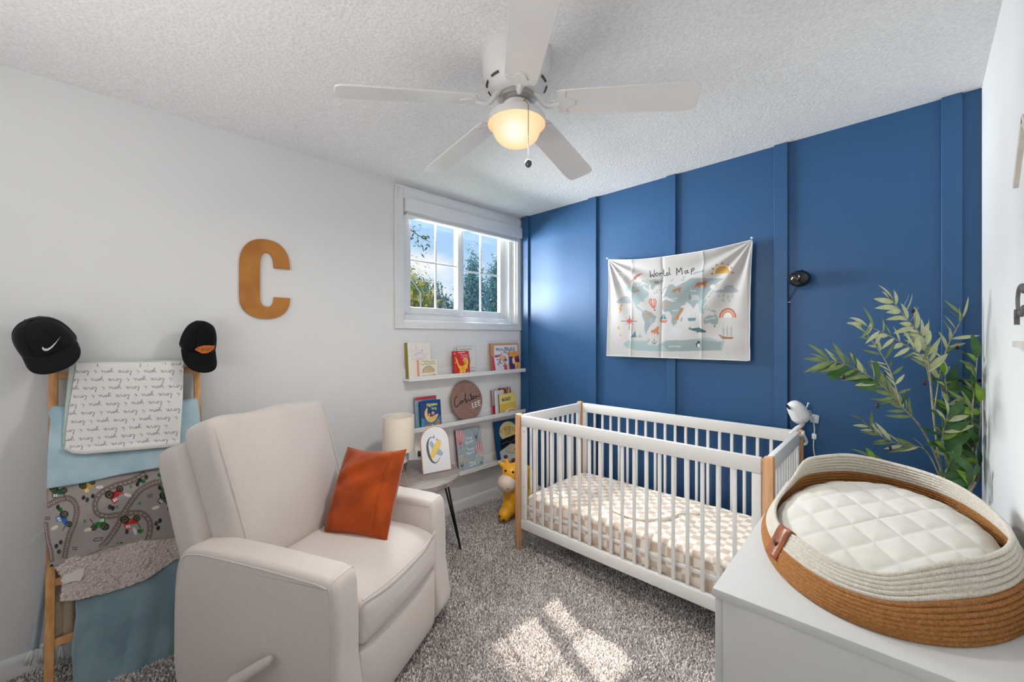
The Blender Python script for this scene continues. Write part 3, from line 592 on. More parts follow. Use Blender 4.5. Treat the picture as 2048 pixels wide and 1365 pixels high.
# quilted pad
nu, nv = 150, 90; R_ = np.linspace(0, 1, 60); TT = np.linspace(0, 2 * math.pi, 201)[:-1]
X = np.outer(R_, np.cos(TT)) * BB * .90; Y = np.outer(R_, np.sin(TT)) * BA * .915
q = np.minimum(np.abs(np.sin((X + Y * .62) * 34)), np.abs(np.sin((X - Y * .62) * 34))); Z = .068 - .028 * R_[:, None] ** 6 * 1.2 + .006 * (q ** .5) + .024 * Y / BA + .007 * vnoise(X, Y, 8, 4)
pad = G().grid(np.stack([X, Y, Z], -1), cv=True); pad.obj('quilted_pad', M_quilt, bk, ang=180)
# leather tag folded over the rim
a0 = math.radians(227); kk = int(round(a0 / (2 * math.pi) * 144)); Pr = ring_pts(1.0)[kk]; Pb = ring_pts(.28)[kk]; tv = ring_pts(1.0)[kk + 4] - ring_pts(1.0)[kk - 4]; tv /= np.linalg.norm(tv); nv_ = np.array([Pr[0] / BB ** 2, Pr[1] / BA ** 2, 0]); nv_ /= np.linalg.norm(nv_)
prof = [Pb + nv_ * .010, (Pb + Pr) / 2 + nv_ * .010, Pr + nv_ * .009 + UP * .004, Pr + UP * .011, Pr - nv_ * .010 + UP * .002, Pr - nv_ * .011 - UP * .018]
prof = catmull(prof, 5); g = G().grid(np.stack([prof - tv * .030, prof, prof + tv * .030], 1)); tg = g.obj('leather_tag', mat('brown_leather', srgb(150, 82, 40), .35, .1, 200, var=.25, vscale=40), bk, ang=180, solid=.003)
g = G(); cc = (Pb + Pr) / 2 + nv_ * .0135; g.add([cc + tv * x + UP * y * 1.0 for x, y in ((-.006, -.012), (.006, -.012), (.008, .004), (.0, .014), (-.008, .004))], [(0, 1, 2, 3, 4)]); g.obj('stamp', mat('stamp', (.05, .02, .01), .6), tg, solid=.0006)

# ------------------------------------------------------------------ blanket ladder
LT = np.array([.022, -2.83, 1.335]); LB = np.array([.275, -2.83, 0.0]); LD = (LT - LB) / np.linalg.norm(LT - LB); LN = np.array([LD[2], 0, -LD[0]])   # out of the wall
lad = thing('blanket_ladder', 'light wooden blanket ladder leaning on left wall, draped with blankets', 'ladder', (LB[0], -2.59, 0))
LM = Matrix(((LN[0], 0, LD[0], 0), (0, 1, 0, 0), (LN[2], 0, LD[2], 0), (0, 0, 0, 1)))       # local x out, y along the wall, z up the ladder
LLEN = float(np.linalg.norm(LT - LB))
for y in (-2.824, -2.354):
    M_ = Matrix.Translation((LB[0], y, 0)) @ LM; G().box((-.011, -.0130, .004), (.011, .0130, LLEN), .002, M=M_).obj('rail', M_lad, lad, world=True)
def zl(px, py): p = on_plane(px, py, LB, LN); return (p - LB) @ LD
for s_ in (zl(120, 752), zl(118, 838), zl(120, 985), zl(118, 1163), zl(118, 1283)):
    G().box((-.009, -.47, -.014), (.009, .0, .014), .002, M=Matrix.Translation((LB[0], -2.360, 0)) @ LM @ Matrix.Translation((0, 0, s_))).obj('rung', M_lad, lad, world=True)

def coons(top, bot, left, right, nu, nv):
    T = resample(top, nu); B = resample(bot, nu); L = resample(left, nv); R = resample(right, nv); u = np.linspace(0, 1, nu)[None, :, None]; v = np.linspace(0, 1, nv)[:, None, None]
    return (1 - v) * T[None] + v * B[None] + (1 - u) * L[:, None] + u * R[:, None] - ((1 - u) * (1 - v) * T[0] + u * (1 - v) * T[-1] + (1 - u) * v * B[0] + u * v * B[-1])
def drape(name, label, P, off, ripple, m, col=None, thick=.006, over=True, part='cloth', parent=None, cat='blanket', group='blankets draped on the ladder'):
    nv, nu = P.shape[:2]; u = np.linspace(0, 1, nu)[None, :] * np.ones((nv, 1)); v = np.linspace(0, 1, nv)[:, None] * np.ones((1, nu))
    D = np.maximum(off + ripple(u, v), .0145); pts = np.zeros((nv, nu, 3))
    for i in range(nv):
        for j in range(nu): pts[i, j] = on_plane(P[i, j, 0], P[i, j, 1], LB + LN * off, LN) + LN * (D[i, j] - off)
    rows = [pts]; cols = [col] if col is not None else None
    if over:                                                          # over the rung and down behind
        back = []; t0 = pts[0]
        for a, (dn, dl) in enumerate([(.006, .012), (.0, .019), (-.012, .021), (-.026, .012), (-.032, -.02), (-.034, -.10), (-.034, -.20)]): back.append(t0 + LN * (dn * 1.0 - (off - .016) * min(1, (a + 1) / 3.)) + LD * dl)
        bk_ = np.array(back)[::-1]; bk_[..., 0] = np.maximum(bk_[..., 0], .008); rows = [bk_, pts]
        if cols is not None: cols = [np.repeat(np.repeat(col[3:4, 3:4], col.shape[1], 1), len(back), 0)] + cols
    A = np.concatenate(rows, 0); t = parent or thing(name, label, cat, A.reshape(-1, 3).mean(0) * [1, 1, 0] + [0, 0, A[..., 2].min()], group=group)
    c = np.concatenate(cols, 0) if cols is not None else None
    G().grid(A).obj(part, m, t, world=True, ang=180, col=c, solid=thick); return t, pts
# cursive print: one stroke alphabet for the blanket
CUR = {'i': ([(0, .3), (.25, 1), (.3, .25), (.5, 0), (.8, .35)], .8), 'l': ([(0, .3), (.5, 1.3), (.62, 2.0), (.42, 2.15), (.32, 1.2), (.36, .2), (.6, 0), (.9, .4)], .9),
       'o': ([(0, .3), (.55, .98), (.25, .8), (.12, .4), (.4, 0), (.75, .3), (.7, .8), (.55, .98), (.8, .8), (1.1, .9)], 1.05), 'v': ([(0, .8), (.2, .95), (.38, .1), (.55, .1), (.8, .95), (1.05, .85)], 1.0),
       'e': ([(0, .3), (.45, .55), (.6, .9), (.35, 1), (.15, .5), (.3, .05), (.6, 0), (.9, .35)], .9), 'y': ([(0, .7), (.2, .95), (.27, .3), (.5, .1), (.85, .95), (.78, 0), (.6, -.95), (.32, -1), (.35, -.55), (.8, .1), (1.1, .4)], 1.05),
       'u': ([(0, .7), (.2, .95), (.27, .2), (.5, .02), (.85, .95), (.9, .15), (1.1, 0), (1.3, .3)], 1.25), ' ': (None, 1.15)}
def cursive(cv, txt, x, y, s, ang, w, col):
    """writes with x-height s; ang in degrees (y down in the canvas frame)"""
    c, d = math.cos(math.radians(ang)), math.sin(math.radians(ang)); pen = 0.
    for ch_ in txt:
        P, adv = CUR[ch_]
        if P is not None:
            p = catmull(P, 4) + [pen, 0]; q = np.c_[p[:, 0] * 1.75, -p[:, 1]] * s; cv.line(np.c_[x + q[:, 0] * c - q[:, 1] * d, y + q[:, 0] * d + q[:, 1] * c], w, col)
            if ch_ == 'i': p = np.array([(.34, 1.5), (.40, 1.62)]) + [pen, 0]; q = np.c_[p[:, 0] * 1.75, -p[:, 1]] * s; cv.line(np.c_[x + q[:, 0] * c - q[:, 1] * d, y + q[:, 0] * d + q[:, 1] * c], w * 1.2, col)
        pen += adv
    return pen * s * 1.75
def rect(x0, y0, x1, y1): return lambda P: (np.asarray(P, float).reshape(-1, 2) - [x0, y1]) / [x1 - x0, y0 - y1]

# light blue blanket (second rung), under the script blanket
Pb_ = coons([(101, 838), (108, 826), (160, 822), (370, 812), (396, 808)], [(93, 978), (170, 966), (240, 950), (330, 934), (410, 922)], [(101, 838), (98, 880), (93, 978)], [(396, 808), (410, 922)], 90, 50)
drape('blue_blanket', 'pale blue plush blanket over the second rung, behind the script blanket', Pb_, .044, lambda u, v: .006 * np.sin(u * 9 + v * 2) * v + .008 * vnoise(u, v, 4, 1) * v + .004 * np.sin(u * 40) * np.exp(-((u - .93) / .05) ** 2), mat('blue_plush', srgb(160, 190, 204), .9, .5, 260, col2=srgb(182, 207, 216), vscale=9, sheen=.35, dist=.003), thick=.010)
# tractor blanket
TR = rect(70, 930, 350, 1160); cv = Canvas(420, 345, (162, 154, 150), lambda P: TR(np.asarray(P, float).reshape(-1, 2) / 5.936 + [70, 930]))
gc = (122, 108, 104)
for rd in ([(160, 480), (300, 410), (420, 405), (490, 500), (480, 650), (420, 800), (375, 950), (350, 1090)], [(1290, 110), (1150, 190), (950, 250), (780, 340), (715, 460), (740, 570), (850, 610), (1000, 590), (1150, 570), (1270, 580), (1350, 660), (1365, 760), (1340, 880)], [(1560, 190), (1400, 220), (1250, 300), (1150, 420), (1060, 560), (980, 720), (880, 870), (790, 970)], [(125, 700), (150, 900), (180, 1020), (190, 1130)]):
    cv.line(rd, 72, gc, sm=6); d = resample(catmull(rd, 6), 60)
    for k in range(0, 59, 2): cv.line(d[k:k + 2], 7, (214, 196, 180))
def tractor(x, y, s, a, col):
    c, d = math.cos(math.radians(a)), math.sin(math.radians(a)); R = lambda P: [(x + s * (p * c - q * d), y + s * (p * d + q * c)) for p, q in P]
    cv.poly(R([(-60, -10), (-50, 60), (-5, 60), (0, 20), (75, 15), (78, -30), (0, -40), (-40, -40)]), col); cv.poly(R([(-40, 18), (-42, 48), (-24, 48), (-22, 18)]), (235, 232, 225)); cv.poly(R([(-16, 18), (-18, 48), (-4, 44), (-3, 18)]), (235, 232, 225))
    for wx, wy, wr in ((-42, -34, 43), (66, -30, 34)):
        q = R([(wx, wy)])[0]; cv.ell(q[0], q[1], wr * s, wr * s * .86, (34, 36, 32)); cv.ell(q[0], q[1], wr * s * .62, wr * s * .52, (98, 96, 58)); cv.ell(q[0], q[1], wr * s * .3, wr * s * .26, (40, 42, 34))
    p = R([(70, 20), (92, 60)]); cv.line(p, 8 * s, (25, 28, 28))
tractor(955, 365, 1.3, -32, (176, 22, 34)); tractor(1125, 685, 1.3, -8, (206, 40, 32)); tractor(775, 700, 1.2, 172, (26, 122, 48)); tractor(335, 650, 1.2, 62, (36, 98, 178)); tractor(270, 330, 1.15, 5, (22, 92, 58)); tractor(625, 265, 1.1, -22, (212, 158, 44)); tractor(1535, 420, 1.15, 40, (44, 58, 72))
for x, y, a in ((765, 265, -5), (1100, 360, 15), (235, 745, -28), (630, 770, -15), (1185, 785, 75), (1430, 508, -18)): cv.ell(x, y, 48, 20, (224, 218, 208), a)
for x, y, k in ((300, 530, 1), (620, 415, 0), (575, 390, 0), (685, 370, 0), (890, 500, 0), (925, 515, 0), (975, 500, 2), (590, 670, 2), (1280, 195, 1), (1240, 185, 0), (1320, 150, 0), (1215, 230, 0), (1135, 262, 2), (1505, 290, 1), (1478, 268, 0), (1240, 458, 2), (1245, 785, 1), (1275, 780, 2), (1460, 750, 0), (1435, 695, 0), (1480, 665, 0), (280, 1030, 0), (250, 965, 0), (303, 918, 0), (275, 500, 0), (1090, 795, 0), (975, 930, 2), (1480, 122, 1), (195, 1205, 0), (1020, 945, 0)):
    cv.ell(x, y, (22, 30, 16)[k], (30, 26, 20)[k], ((36, 44, 40), (34, 106, 54), (60, 140, 74))[k], 15)
for x, y in ((150, 635), (470, 995), (1360, 372)):
    for k in range(6): cv.ell(x - 20 + (k % 3) * 22, y - 14 + (k // 3) * 24, 8, 8, (44, 44, 42))
cv.line([(700, 900), (720, 870), (810, 860), (790, 890), (720, 905)], 9, (52, 60, 58), closed=True)
for k in range(900): x, y = RNG.uniform(100, 1600), RNG.uniform(80, 1180); cv.ell(x, y, 26, 12, (176, 166, 160) if k % 2 else (134, 124, 120), -45, .10)
Pt = coons([(99.5, 972), (170, 958), (240, 940), (330, 924), (410, 912)], [(100, 1134), (132, 1125), (164, 1112), (210, 1092), (255, 1085), (338, 1073), (410, 1062)], [(99.5, 972), (94, 1010), (88.5, 1048), (92, 1088), (100, 1134)], [(410, 912), (410, 1062)], 300, 170)
uv = TR(Pt.reshape(-1, 2)).reshape(Pt.shape); colr = cv.sample(uv[..., 0], uv[..., 1])
tb, _p = drape('tractor_blanket', 'grey plush blanket printed with tractors and roads, sherpa side hanging below', Pt, .034, lambda u, v: .005 * np.sin(u * 12 + v * 3) * v + .010 * vnoise(u * 1.0, v * .6, 6, 7) * v, print_mat('plush_print', .9, .35, 300, sheen=.3), col=colr, thick=.008, over=False, part='printed_side')
# hem and its sherpa underside
hem = [_p[-1][i] for i in range(0, 300, 6)]; G().tube(np.array(hem) + LN * .002, .006, 8).obj('hem', mat('grey_plush', srgb(178, 168, 160), .9, .4, 300, sheen=.3), tb, world=True)
Ps = coons([(108, 1128), (132, 1120), (210, 1088), (338, 1068), (410, 1058)], [(121, 1203), (150, 1200), (220, 1186), (290, 1160), (340, 1128), (410, 1090)], [(108, 1128), (126, 1160), (121, 1203)], [(410, 1058), (410, 1090)], 420, 150)
UU, VV = np.meshgrid(np.linspace(0, 1, 420), np.linspace(0, 1, 150)); cn = vnoise(UU * 3.2, VV, 36, 3) + .6 * vnoise(UU * 3.2, VV, 66, 5)
colr = np.clip(.86 + .8 * cn, .35, 1.15)[..., None] * np.array(srgb(208, 194, 188))
drape('', '', Ps, .028, lambda u, v: .0055 * cn + .005 * np.sin(u * 14), print_mat('sherpa_print', .95, .4, 220, sheen=.3), col=colr, thick=.006, over=False, part='sherpa_side', parent=tb)
q = [on_plane(x, y, LB + LN * .046, LN) for x, y in [(121, 1163), (128, 1150), (145, 1146), (150, 1141), (168, 1137), (167, 1152), (160, 1163), (146, 1163), (132, 1168)]]
G().add(q, [tuple(range(9))]).obj('care_tag', mat('satin_tag', srgb(226, 220, 212), .5, .3, 90), tb, world=True, smooth=False, solid=.0012)
# lower dusty blue throw reaching the carpet
Pl = coons([(150, 1170), (220, 1150), (300, 1120), (405, 1080)], [(146, 1372), (200, 1380), (282, 1348), (350, 1305), (430, 1290)], [(150, 1170), (152, 1230), (143, 1290), (146, 1372)], [(405, 1080), (430, 1290)], 70, 60)
drape('blue_throw', 'dusty blue fleece throw hanging from the lower rungs to the carpet', Pl, .0165, lambda u, v: .012 * np.sin(u * 10 + 1 + v * 1.5) * v + .008 * np.sin(u * 23 + v * 5) * v + .010 * vnoise(u, v, 5, 9) * v, mat('dusty_fleece', srgb(124, 150, 162), .92, .4, 280, col2=srgb(144, 170, 180), vscale=7, sheen=.35, dist=.003), thick=.008, over=False)
# white script blanket
Pw = coons([(152, 735), (200, 733), (290, 732), (367, 729)], [(130, 898), (146, 906), (168, 908), (240, 902), (300, 897), (359, 892)], [(152, 735), (143, 790), (133, 860), (130, 898)], [(367, 729), (365, 800), (359, 892)], 330, 250)
WR = rect(110, 720, 380, 920); cw = Canvas(540, 400, (232, 230, 226), lambda P: WR(np.asarray(P, float).reshape(-1, 2) / 6.823 + [120, 720]))
rows = [(40, 60, -.9), (165, 160, -1.5), (280, 262, -2.2), (395, 365, -2.9), (508, 468, -3.1), (622, 570, -3.6), (736, 680, -4.0), (850, 790, -4.4), (968, 895, -5.0), (1088, 985, -5.6), (1190, 1085, -6)]
for k, (ya, yb, a) in enumerate(rows):                               # upside-down lettering, the cloth is folded over
    a = math.degrees(math.atan2(yb - ya, 1450)); pen = 1720 + 80 - (k * 137) % 380; off = 0
    ph = 'i love you '
    c, d = math.cos(math.radians(a + 180)), math.sin(math.radians(a + 180)); x = pen
    while x > 60:
        y = ya + (yb - ya) * (x - 200) / 1450 - 14; w_ = cursive(cw, ph, x, y, 29, a + 180, 5.5, (92, 94, 98)); x -= w_ * math.cos(math.radians(a)) 
uv = WR(Pw.reshape(-1, 2)).reshape(Pw.shape); colr = cw.sample(uv[..., 0], uv[..., 1])
wb, _p = drape('script_blanket', 'white folded blanket covered in handwritten i love you script, on top rung', Pw, .064, lambda u, v: .004 * np.sin(u * 8 + 2 * v) * v + .006 * np.exp(-((v - .97) / .03) ** 2), print_mat('cotton_print', .85, .15, 400), col=colr, thick=.006, part='printed_side')
Pm = coons([(138, 737), (152, 735), (250, 733), (364, 730)], [(126, 886), (132, 899), (240, 900), (356, 890)], [(138, 737), (131, 810), (126, 886)], [(364, 730), (356, 890)], 110, 90)
UU, VV = np.meshgrid(np.linspace(0, 1, 110), np.linspace(0, 1, 90)); cn = vnoise(UU * 2, VV, 60, 8)
drape('', '', Pm, .054, lambda u, v: .003 * np.sin(u * 8) * v, mat('mint_minky', srgb(196, 208, 200), .9, .5, 180, kind='voronoi', sheen=.3, dist=.003), thick=.010, part='minky_side', parent=wb)
# thin throw with tassels behind the ladder
def hang(name, label, px4, xs, m, thick, seed):
    (a, b, c, d) = px4; nv, nu = 40, 24; P = coons([a, b], [d, c], [a, d], [b, c], nu, nv); pts = np.zeros((nv, nu, 3)); v = np.linspace(0, 1, nv); u = np.linspace(0, 1, nu)
    for i in range(nv):
        for j in range(nu): pts[i, j] = at(P[i, j, 0], P[i, j, 1], 0, xs[0] + (xs[1] - xs[0]) * v[i] + .008 * math.sin(u[j] * 14 + seed))
    t = thing(name, label, 'blanket', pts[-1].mean(0), group='blankets draped on the ladder'); G().grid(pts).obj('cloth', m, t, world=True, ang=180, solid=thick); return t, pts
M_gt = mat('grey_gauze', srgb(184, 194, 202), .9, .3, 200)
tt, p_ = hang('tasselled_throw', 'thin grey blue throw with tassels hanging behind the left ladder rail', [(93, 1110), (130, 1118), (128, 1290), (62, 1300)], (.055, .13), M_gt, .004, 1)
for i, (x, y, dx) in enumerate([(66, 1298, -12), (84, 1293, -2), (104, 1292, 0), (122, 1290, 2)]):
    a = at(x, y, 0, .13); g = G()
    for k in range(20):
        b = at(x + dx + RNG.uniform(-7, 7), y + 32 + RNG.uniform(-4, 4), 0, .13 + RNG.uniform(-.008, .008)); b[2] = max(b[2], .012); m__ = (a + b) / 2 + [RNG.uniform(-.004, .004), RNG.uniform(-.004, .004), -.002]; g.tube([a, m__, b], [.0036, .0036, .0024], 5)
    g.ell(a, (.007, .007, .009), 10, 6); g.obj('tassel', mat('tassel_yarn', srgb(226, 228, 228), .9), tt, world=True, ang=180)
g = G(); e_ = at(82, 1068, 0, .06)
for k in range(9): g.tube([e_ + [0, .012, .01], e_ + [.003, RNG.uniform(-.018, .004), RNG.uniform(-.012, .004)], e_ + [.006, RNG.uniform(-.035, -.01), RNG.uniform(-.035, -.012)]], [.0026, .002, .001], 5)
g.obj('tassel', _MC['tassel_yarn'], tt, world=True)
hang('cream_throw', 'cream knitted throw bunched behind the bottom rung of the ladder', [(104, 1120), (152, 1120), (150, 1268), (100, 1275)], (.15, .19), mat('cream_knit', srgb(196, 178, 154), .95, .7, 140, kind='voronoi', var=.1, vscale=40), .014, 4)

# ------------------------------------------------------------------ caps hung on the rail tops
def cap(name, label, c, w, d, h, tilt, lean, bl, m, off=0.):
    M_ = Matrix.Translation(c) @ Matrix.Rotation(off, 4, 'Z') @ Matrix.Rotation(tilt, 4, 'X') @ Matrix.Rotation(lean, 4, 'Y'); t = thing(name, label, 'cap', M=M_)
    n_, k_ = 48, 16; P = []
    for i in range(k_ + 1):
        f = i / k_; ph = f * math.pi / 2; row = []
        for a in np.linspace(0, 2 * math.pi, n_ + 1)[:-1]:
            r_ = math.cos(ph) ** .72; b = 1 + .012 * math.cos(6 * a); row.append((d * r_ * math.cos(a) * b, w * r_ * math.sin(a) * b, h * math.sin(ph) ** .92))
        P.append(row)
    crown = G().grid(np.array(P), cv=True).obj('crown', m, t, ang=180, solid=.003); 
    for k in range(3):
        a = math.pi * k / 3 + math.pi / 6; L_ = []
        for ph in np.linspace(.05, math.pi - .05, 25): s_ = math.cos(ph); r_ = abs(s_) ** .72 * (1 if s_ > 0 else -1); L_.append((d * r_ * math.cos(a) * 1.003, w * r_ * math.sin(a) * 1.003, h * math.sin(ph) ** .92 * 1.004))
        G().tube(L_, .0011, 5).obj('seam', m, crown)
    G().ell((0, 0, h + .002), (.006, .006, .004), 12, 8).obj('button', m, crown)
    S, T_ = np.linspace(-1, 1, 33), np.linspace(0, 1, 12); B = []
    for s_ in S:
        a = s_ * 1.30; e = np.array([d * math.cos(a), w * math.sin(a), .002]); L_ = bl * (1 - abs(s_) ** 2.6) ** .5; B.append([e + np.array([.92, .06 * s_, 0]) * L_ * q - UP * (L_ * q * .62 + .012 * s_ * s_ * q + .004 * (1 - q) * 0) for q in T_])
    B = np.array(B); br = G().grid(B).obj('brim', m, t, ang=180, solid=.004)
    for q in (4, 7, 10): G().tube(B[2:-2, q] + [0, 0, .0006], .0006, 4).obj('brim_stitch', m, br)
    return t, M_
def capsurf(w, d, h, y, z, e=.0015):
    sp = min(.999, max(0, z / h)) ** (1 / .92); ph = math.asin(sp); r_ = math.cos(ph) ** .72; sa = max(-.999, min(.999, y / (w * r_))); return (d * r_ * math.sqrt(1 - sa * sa) + e, y, z)
c1, M1 = cap('baseball_cap', 'black baseball cap with white swoosh logo, on left ladder rail', (.105, -2.832, 1.330), .083, .092, .118, math.radians(22), math.radians(27), .068, M_black, math.radians(-6))
sw = [(-.030, .030), (-.034, .018), (-.030, .0095), (-.021, .008), (-.006, .014), (.032, .040), (.010, .0285), (-.010, .0185), (-.020, .0165), (-.0265, .0195), (-.0275, .025)]
def decal(parent, poly, w, d, h, m, name, e, dy=0., dz=0.):
    b = bmesh.new(); vs = [b.verts.new((0, y + dy, z + dz)) for y, z in poly]; b.faces.new(vs); bmesh.ops.triangulate(b, faces=b.faces)
    for _ in range(2): bmesh.ops.subdivide_edges(b, edges=list(b.edges), cuts=1)
    for v in b.verts: v.co = capsurf(w, d, h, v.co.y, v.co.z, e)
    bmesh.ops.recalc_face_normals(b, faces=b.faces); return G().bm(b).obj(name, m, parent, ang=180)
decal(c1, [(y * .92 + .024, z * .92 + .016) for y, z in sw], .083, .092, .118, mat('embroidery_white', (.75, .75, .76), .6), 'logo', .0016)
c2, M2 = cap('baseball_cap', 'black baseball cap with orange hexagonal patch, on right ladder rail', (.105, -2.358, 1.318), .070, .080, .128, math.radians(-3), math.radians(26), .088, M_black2, math.radians(8))
pt = decal(c2, [(-.032, .024), (-.041, .008), (-.013, -.006), (.008, -.006), (.037, .006), (.041, .024), (.012, .034), (-.012, .034)], .070, .080, .128, mat('orange_patch', srgb(214, 112, 42), .6, .1, 300), 'patch', .0022, .010, .012)
V, T_ = glyphs('I d or'); V = V * [.024, .022]; V = V - V.mean(0) + [.010, .026]
G().add([capsurf(.070, .080, .128, y, z, .0030) for y, z in V], T_.tolist()).obj('patch_lettering', mat('dark_brown_thread', (.06, .02, .01), .7), pt, ang=180)

# ------------------------------------------------------------------ letter C on the wall
def cpoly():
    yo0, yo1, zo0, zo1 = -2.168, -1.922, 1.465, 1.902; c = (yo0 + yo1) / 2; hw = (yo1 - yo0) / 2; o = []; r = lambda a: math.radians(a); tp, bt = zo1 - .155, zo0 + .120
    e = lambda a, rx, rz, cy, cz: (cy + np.sign(math.cos(r(a))) * rx * abs(math.cos(r(a))) ** .86, cz + np.sign(math.sin(r(a))) * rz * abs(math.sin(r(a))) ** .86)
    o += [e(a, hw, .152, c, zo1 - .152) for a in range(0, 181, 9)]; o += [e(a, hw, .122, c, zo0 + .122) for a in range(180, 361, 9)]
    iw = .0345; cy = yo0 + .095 + iw
    o += [e(a, iw, .056, cy, zo0 + .122) for a in range(360, 179, -12)]; o += [e(a, iw, .080, cy, zo1 - .152) for a in range(180, -1, -12)]
    return o
CP = cpoly(); YZ = Matrix(((0, 0, 1, 0), (1, 0, 0, 0), (0, 1, 0, 0), (0, 0, 0, 1)))
cp2 = [CP[0]]
for p in CP[1:]:
    if abs(p[0] - cp2[-1][0]) + abs(p[1] - cp2[-1][1]) > 1e-4: cp2.append(p)
o = G().prism(cp2, .001, .016, YZ, bev=.0012, seg=1).obj('wall_letter', mat('amber_leather', srgb(186, 122, 44), .6, .08, 120, col2=srgb(168, 104, 34), vscale=10), ang=30); tag(o, 'large amber letter C mounted on the white wall', 'letter')

# ------------------------------------------------------------------ side table, lamp, print, outlet
TC = np.array([.42, -1.374]); TH = .55; M_gw = mat('grey_woodgrain', srgb(160, 148, 142), .5, .08, 60, col2=srgb(120, 108, 102), vscale=9, stretch=(14, 1.2, 1), detail=8)
tb = thing('side_table', 'round grey woodgrain side table with black metal legs beside recliner', 'side table', (TC[0], TC[1], 0))
G().lathe([(.0001, TH - .028), (.276, TH - .028), (.280, TH - .025), (.280, TH - .002), (.277, TH), (.0001, TH)], 72).obj('tabletop', M_gw, tb)
for a in (78, 198, 318):
    c, s = math.cos(math.radians(a)), math.sin(math.radians(a)); T2 = np.array([c * .20, s * .20, TH - .030]); B2 = np.array([c * .318, s * .318, .0]); w_ = np.array([-s, c, 0]) 
    g = G(); g.tube([T2 + w_ * .034, B2 + UP * .006], .0065, 8); g.tube([T2 - w_ * .034, B2 + UP * .006], .0065, 8); g.tube([T2 - w_ * .040, T2 + w_ * .040], .0065, 8); g.ell(B2 + UP * .007, (.009, .009, .007), 10, 6); g.obj('leg', M_bmetal, tb)
lp = thing('table_lamp', 'small table lamp with cream drum shade and white ceramic base', 'lamp', (.315, -1.405, TH))
M_sh = mat('linen_shade', srgb(244, 232, 214), .9, .1, 500, kind='weave')
G().lathe([(.096, .125), (.094, .24), (.0915, .333), (.0895, .333), (.092, .24), (.094, .125)], 48).obj('shade', M_sh, lp, ang=50)
G().tube([(.0918 * math.cos(a), .0918 * math.sin(a), .333) for a in np.linspace(0, 2 * math.pi, 49)[:-1]], .0022, 6, closed=True).obj('shade_trim', M_white, lp); 
g = G().lathe([(.0001, .048), (.052, .05), (.060, .060), (.060, .105), (.052, .120), (.022, .128), (.0001, .128)], 40); g.obj('ceramic_base', mat('white_ceramic', (.75, .75, .74), .3), lp)
G().lathe([(.0001, 0), (.040, .0), (.043, .004), (.053, .050), (.0001, .050)], 40).obj('wood_foot', mat('grey_wood_foot', srgb(128, 112, 102), .6, .08, 60, var=.15, vscale=20), lp)
G().tube([(0, 0, .128), (0, 0, .20)], .009, 10).obj('stem', M_steel, lp); G().ell((0, 0, .235), (.028, .028, .036)).obj('bulb', M_wplast, lp)
# arched print
A0, A1 = np.array([.491, -1.346, TH + .001]), np.array([.526, -1.163, TH + .001]); ex = (A1 - A0) / np.linalg.norm(A1 - A0); nb = np.cross(ex, UP); nb = nb if nb[0] > 0 else -nb; wA = float(np.linalg.norm(A1 - A0)); ang_ = math.radians(13); uz = UP * math.cos(ang_) - nb * math.sin(ang_); ny = np.cross(uz, ex)
AM = Matrix([[ex[i], uz[i], np.cross(ex, uz)[i], ((A0 + A1) / 2)[i]] for i in range(3)] + [[0, 0, 0, 1]]); hA = .272; rA = wA / 2
ap = thing('arched_print', 'small arched print of letter C with yellow toy plane on side table', 'print', M=AM)
arch = [(-rA, 0), (rA, 0), (rA, hA - rA)] + [(rA * math.cos(a), hA - rA + rA * math.sin(a)) for a in np.linspace(.12, math.pi - .12, 22)] + [(-rA, hA - rA)]
sg = float(np.sign(np.cross(ex, uz)[0]))
G().prism(arch, -.009, 0, None, bev=.0008, seg=1).obj('backing_board', mat('rose_gold_edge', srgb(196, 142, 108), .4), ap, ang=30)
ar2 = [(x * .955, .004 + z * .972) for x, z in arch]
G().prism(ar2, .0, .0012).obj('white_face', mat('white_card', (.80, .80, .82), .5), ap, ang=30)
def flat(poly, h0, h1, nm, m, parent): return G().prism(poly, h0, h1).obj(nm, m, parent, ang=30)
Q = lambda x, y: ((x - 835) / 232. * rA * .98, (930 - y) / 560. * hA * .97)
Cs = catmull([(820, 500), (800, 490), (755, 495), (715, 550), (705, 620), (720, 710), (760, 785), (810, 812), (860, 795), (895, 750)], 6); wv = np.interp(np.arange(len(Cs)), np.linspace(0, len(Cs) - 1, 10), [9, 8, 13, 30, 38, 38, 28, 14, 9, 6]); dv = np.gradient(Cs, axis=0); dv /= np.linalg.norm(dv, axis=1)[:, None]; nn = np.c_[-dv[:, 1], dv[:, 0]]
pc_ = [Q(*p) for p in np.r_[Cs + nn * wv[:, None] / 2, (Cs - nn * wv[:, None] / 2)[::-1]]]
flat(pc_, .0011, .0018, 'printed_letter', mat('ink_green', srgb(92, 98, 92), .6), ap); flat([Q(*p) for p in [(815, 505), (820, 465), (830, 465), (832, 505)]], .0011, .0018, 'printed_serif', mat('ink_green', (0, 0, 0)), ap)
mb, my = mat('ink_blue', srgb(156, 180, 206), .6), mat('ink_yellow', srgb(240, 205, 110), .6)
flat([Q(*p) for p in [(738, 560), (778, 528), (812, 580), (890, 645), (956, 700), (926, 742), (850, 712), (775, 630)]], .0011, .0019, 'printed_wing', mb, ap); flat([Q(*p) for p in [(845, 520), (870, 505), (900, 540), (880, 555)]], .0011, .0019, 'printed_tail', mb, ap)
flat([Q(*p) for p in catmull([(750, 690), (752, 748), (806, 735), (866, 675), (924, 598), (926, 536), (876, 540), (815, 592)], 4, True)], .0011, .0023, 'printed_fuselage', my, ap)
ge = thing('wire_easel', 'thin gold wire stand on side table, half hidden behind rust pillow', 'stand', (.575, -1.50, TH)); 
a = [depth_at(x, y, 2.06) for x, y in [(806, 925), (809, 940), (814.5, 962), (812, 966), (803, 962)]]; fz = TH + .003
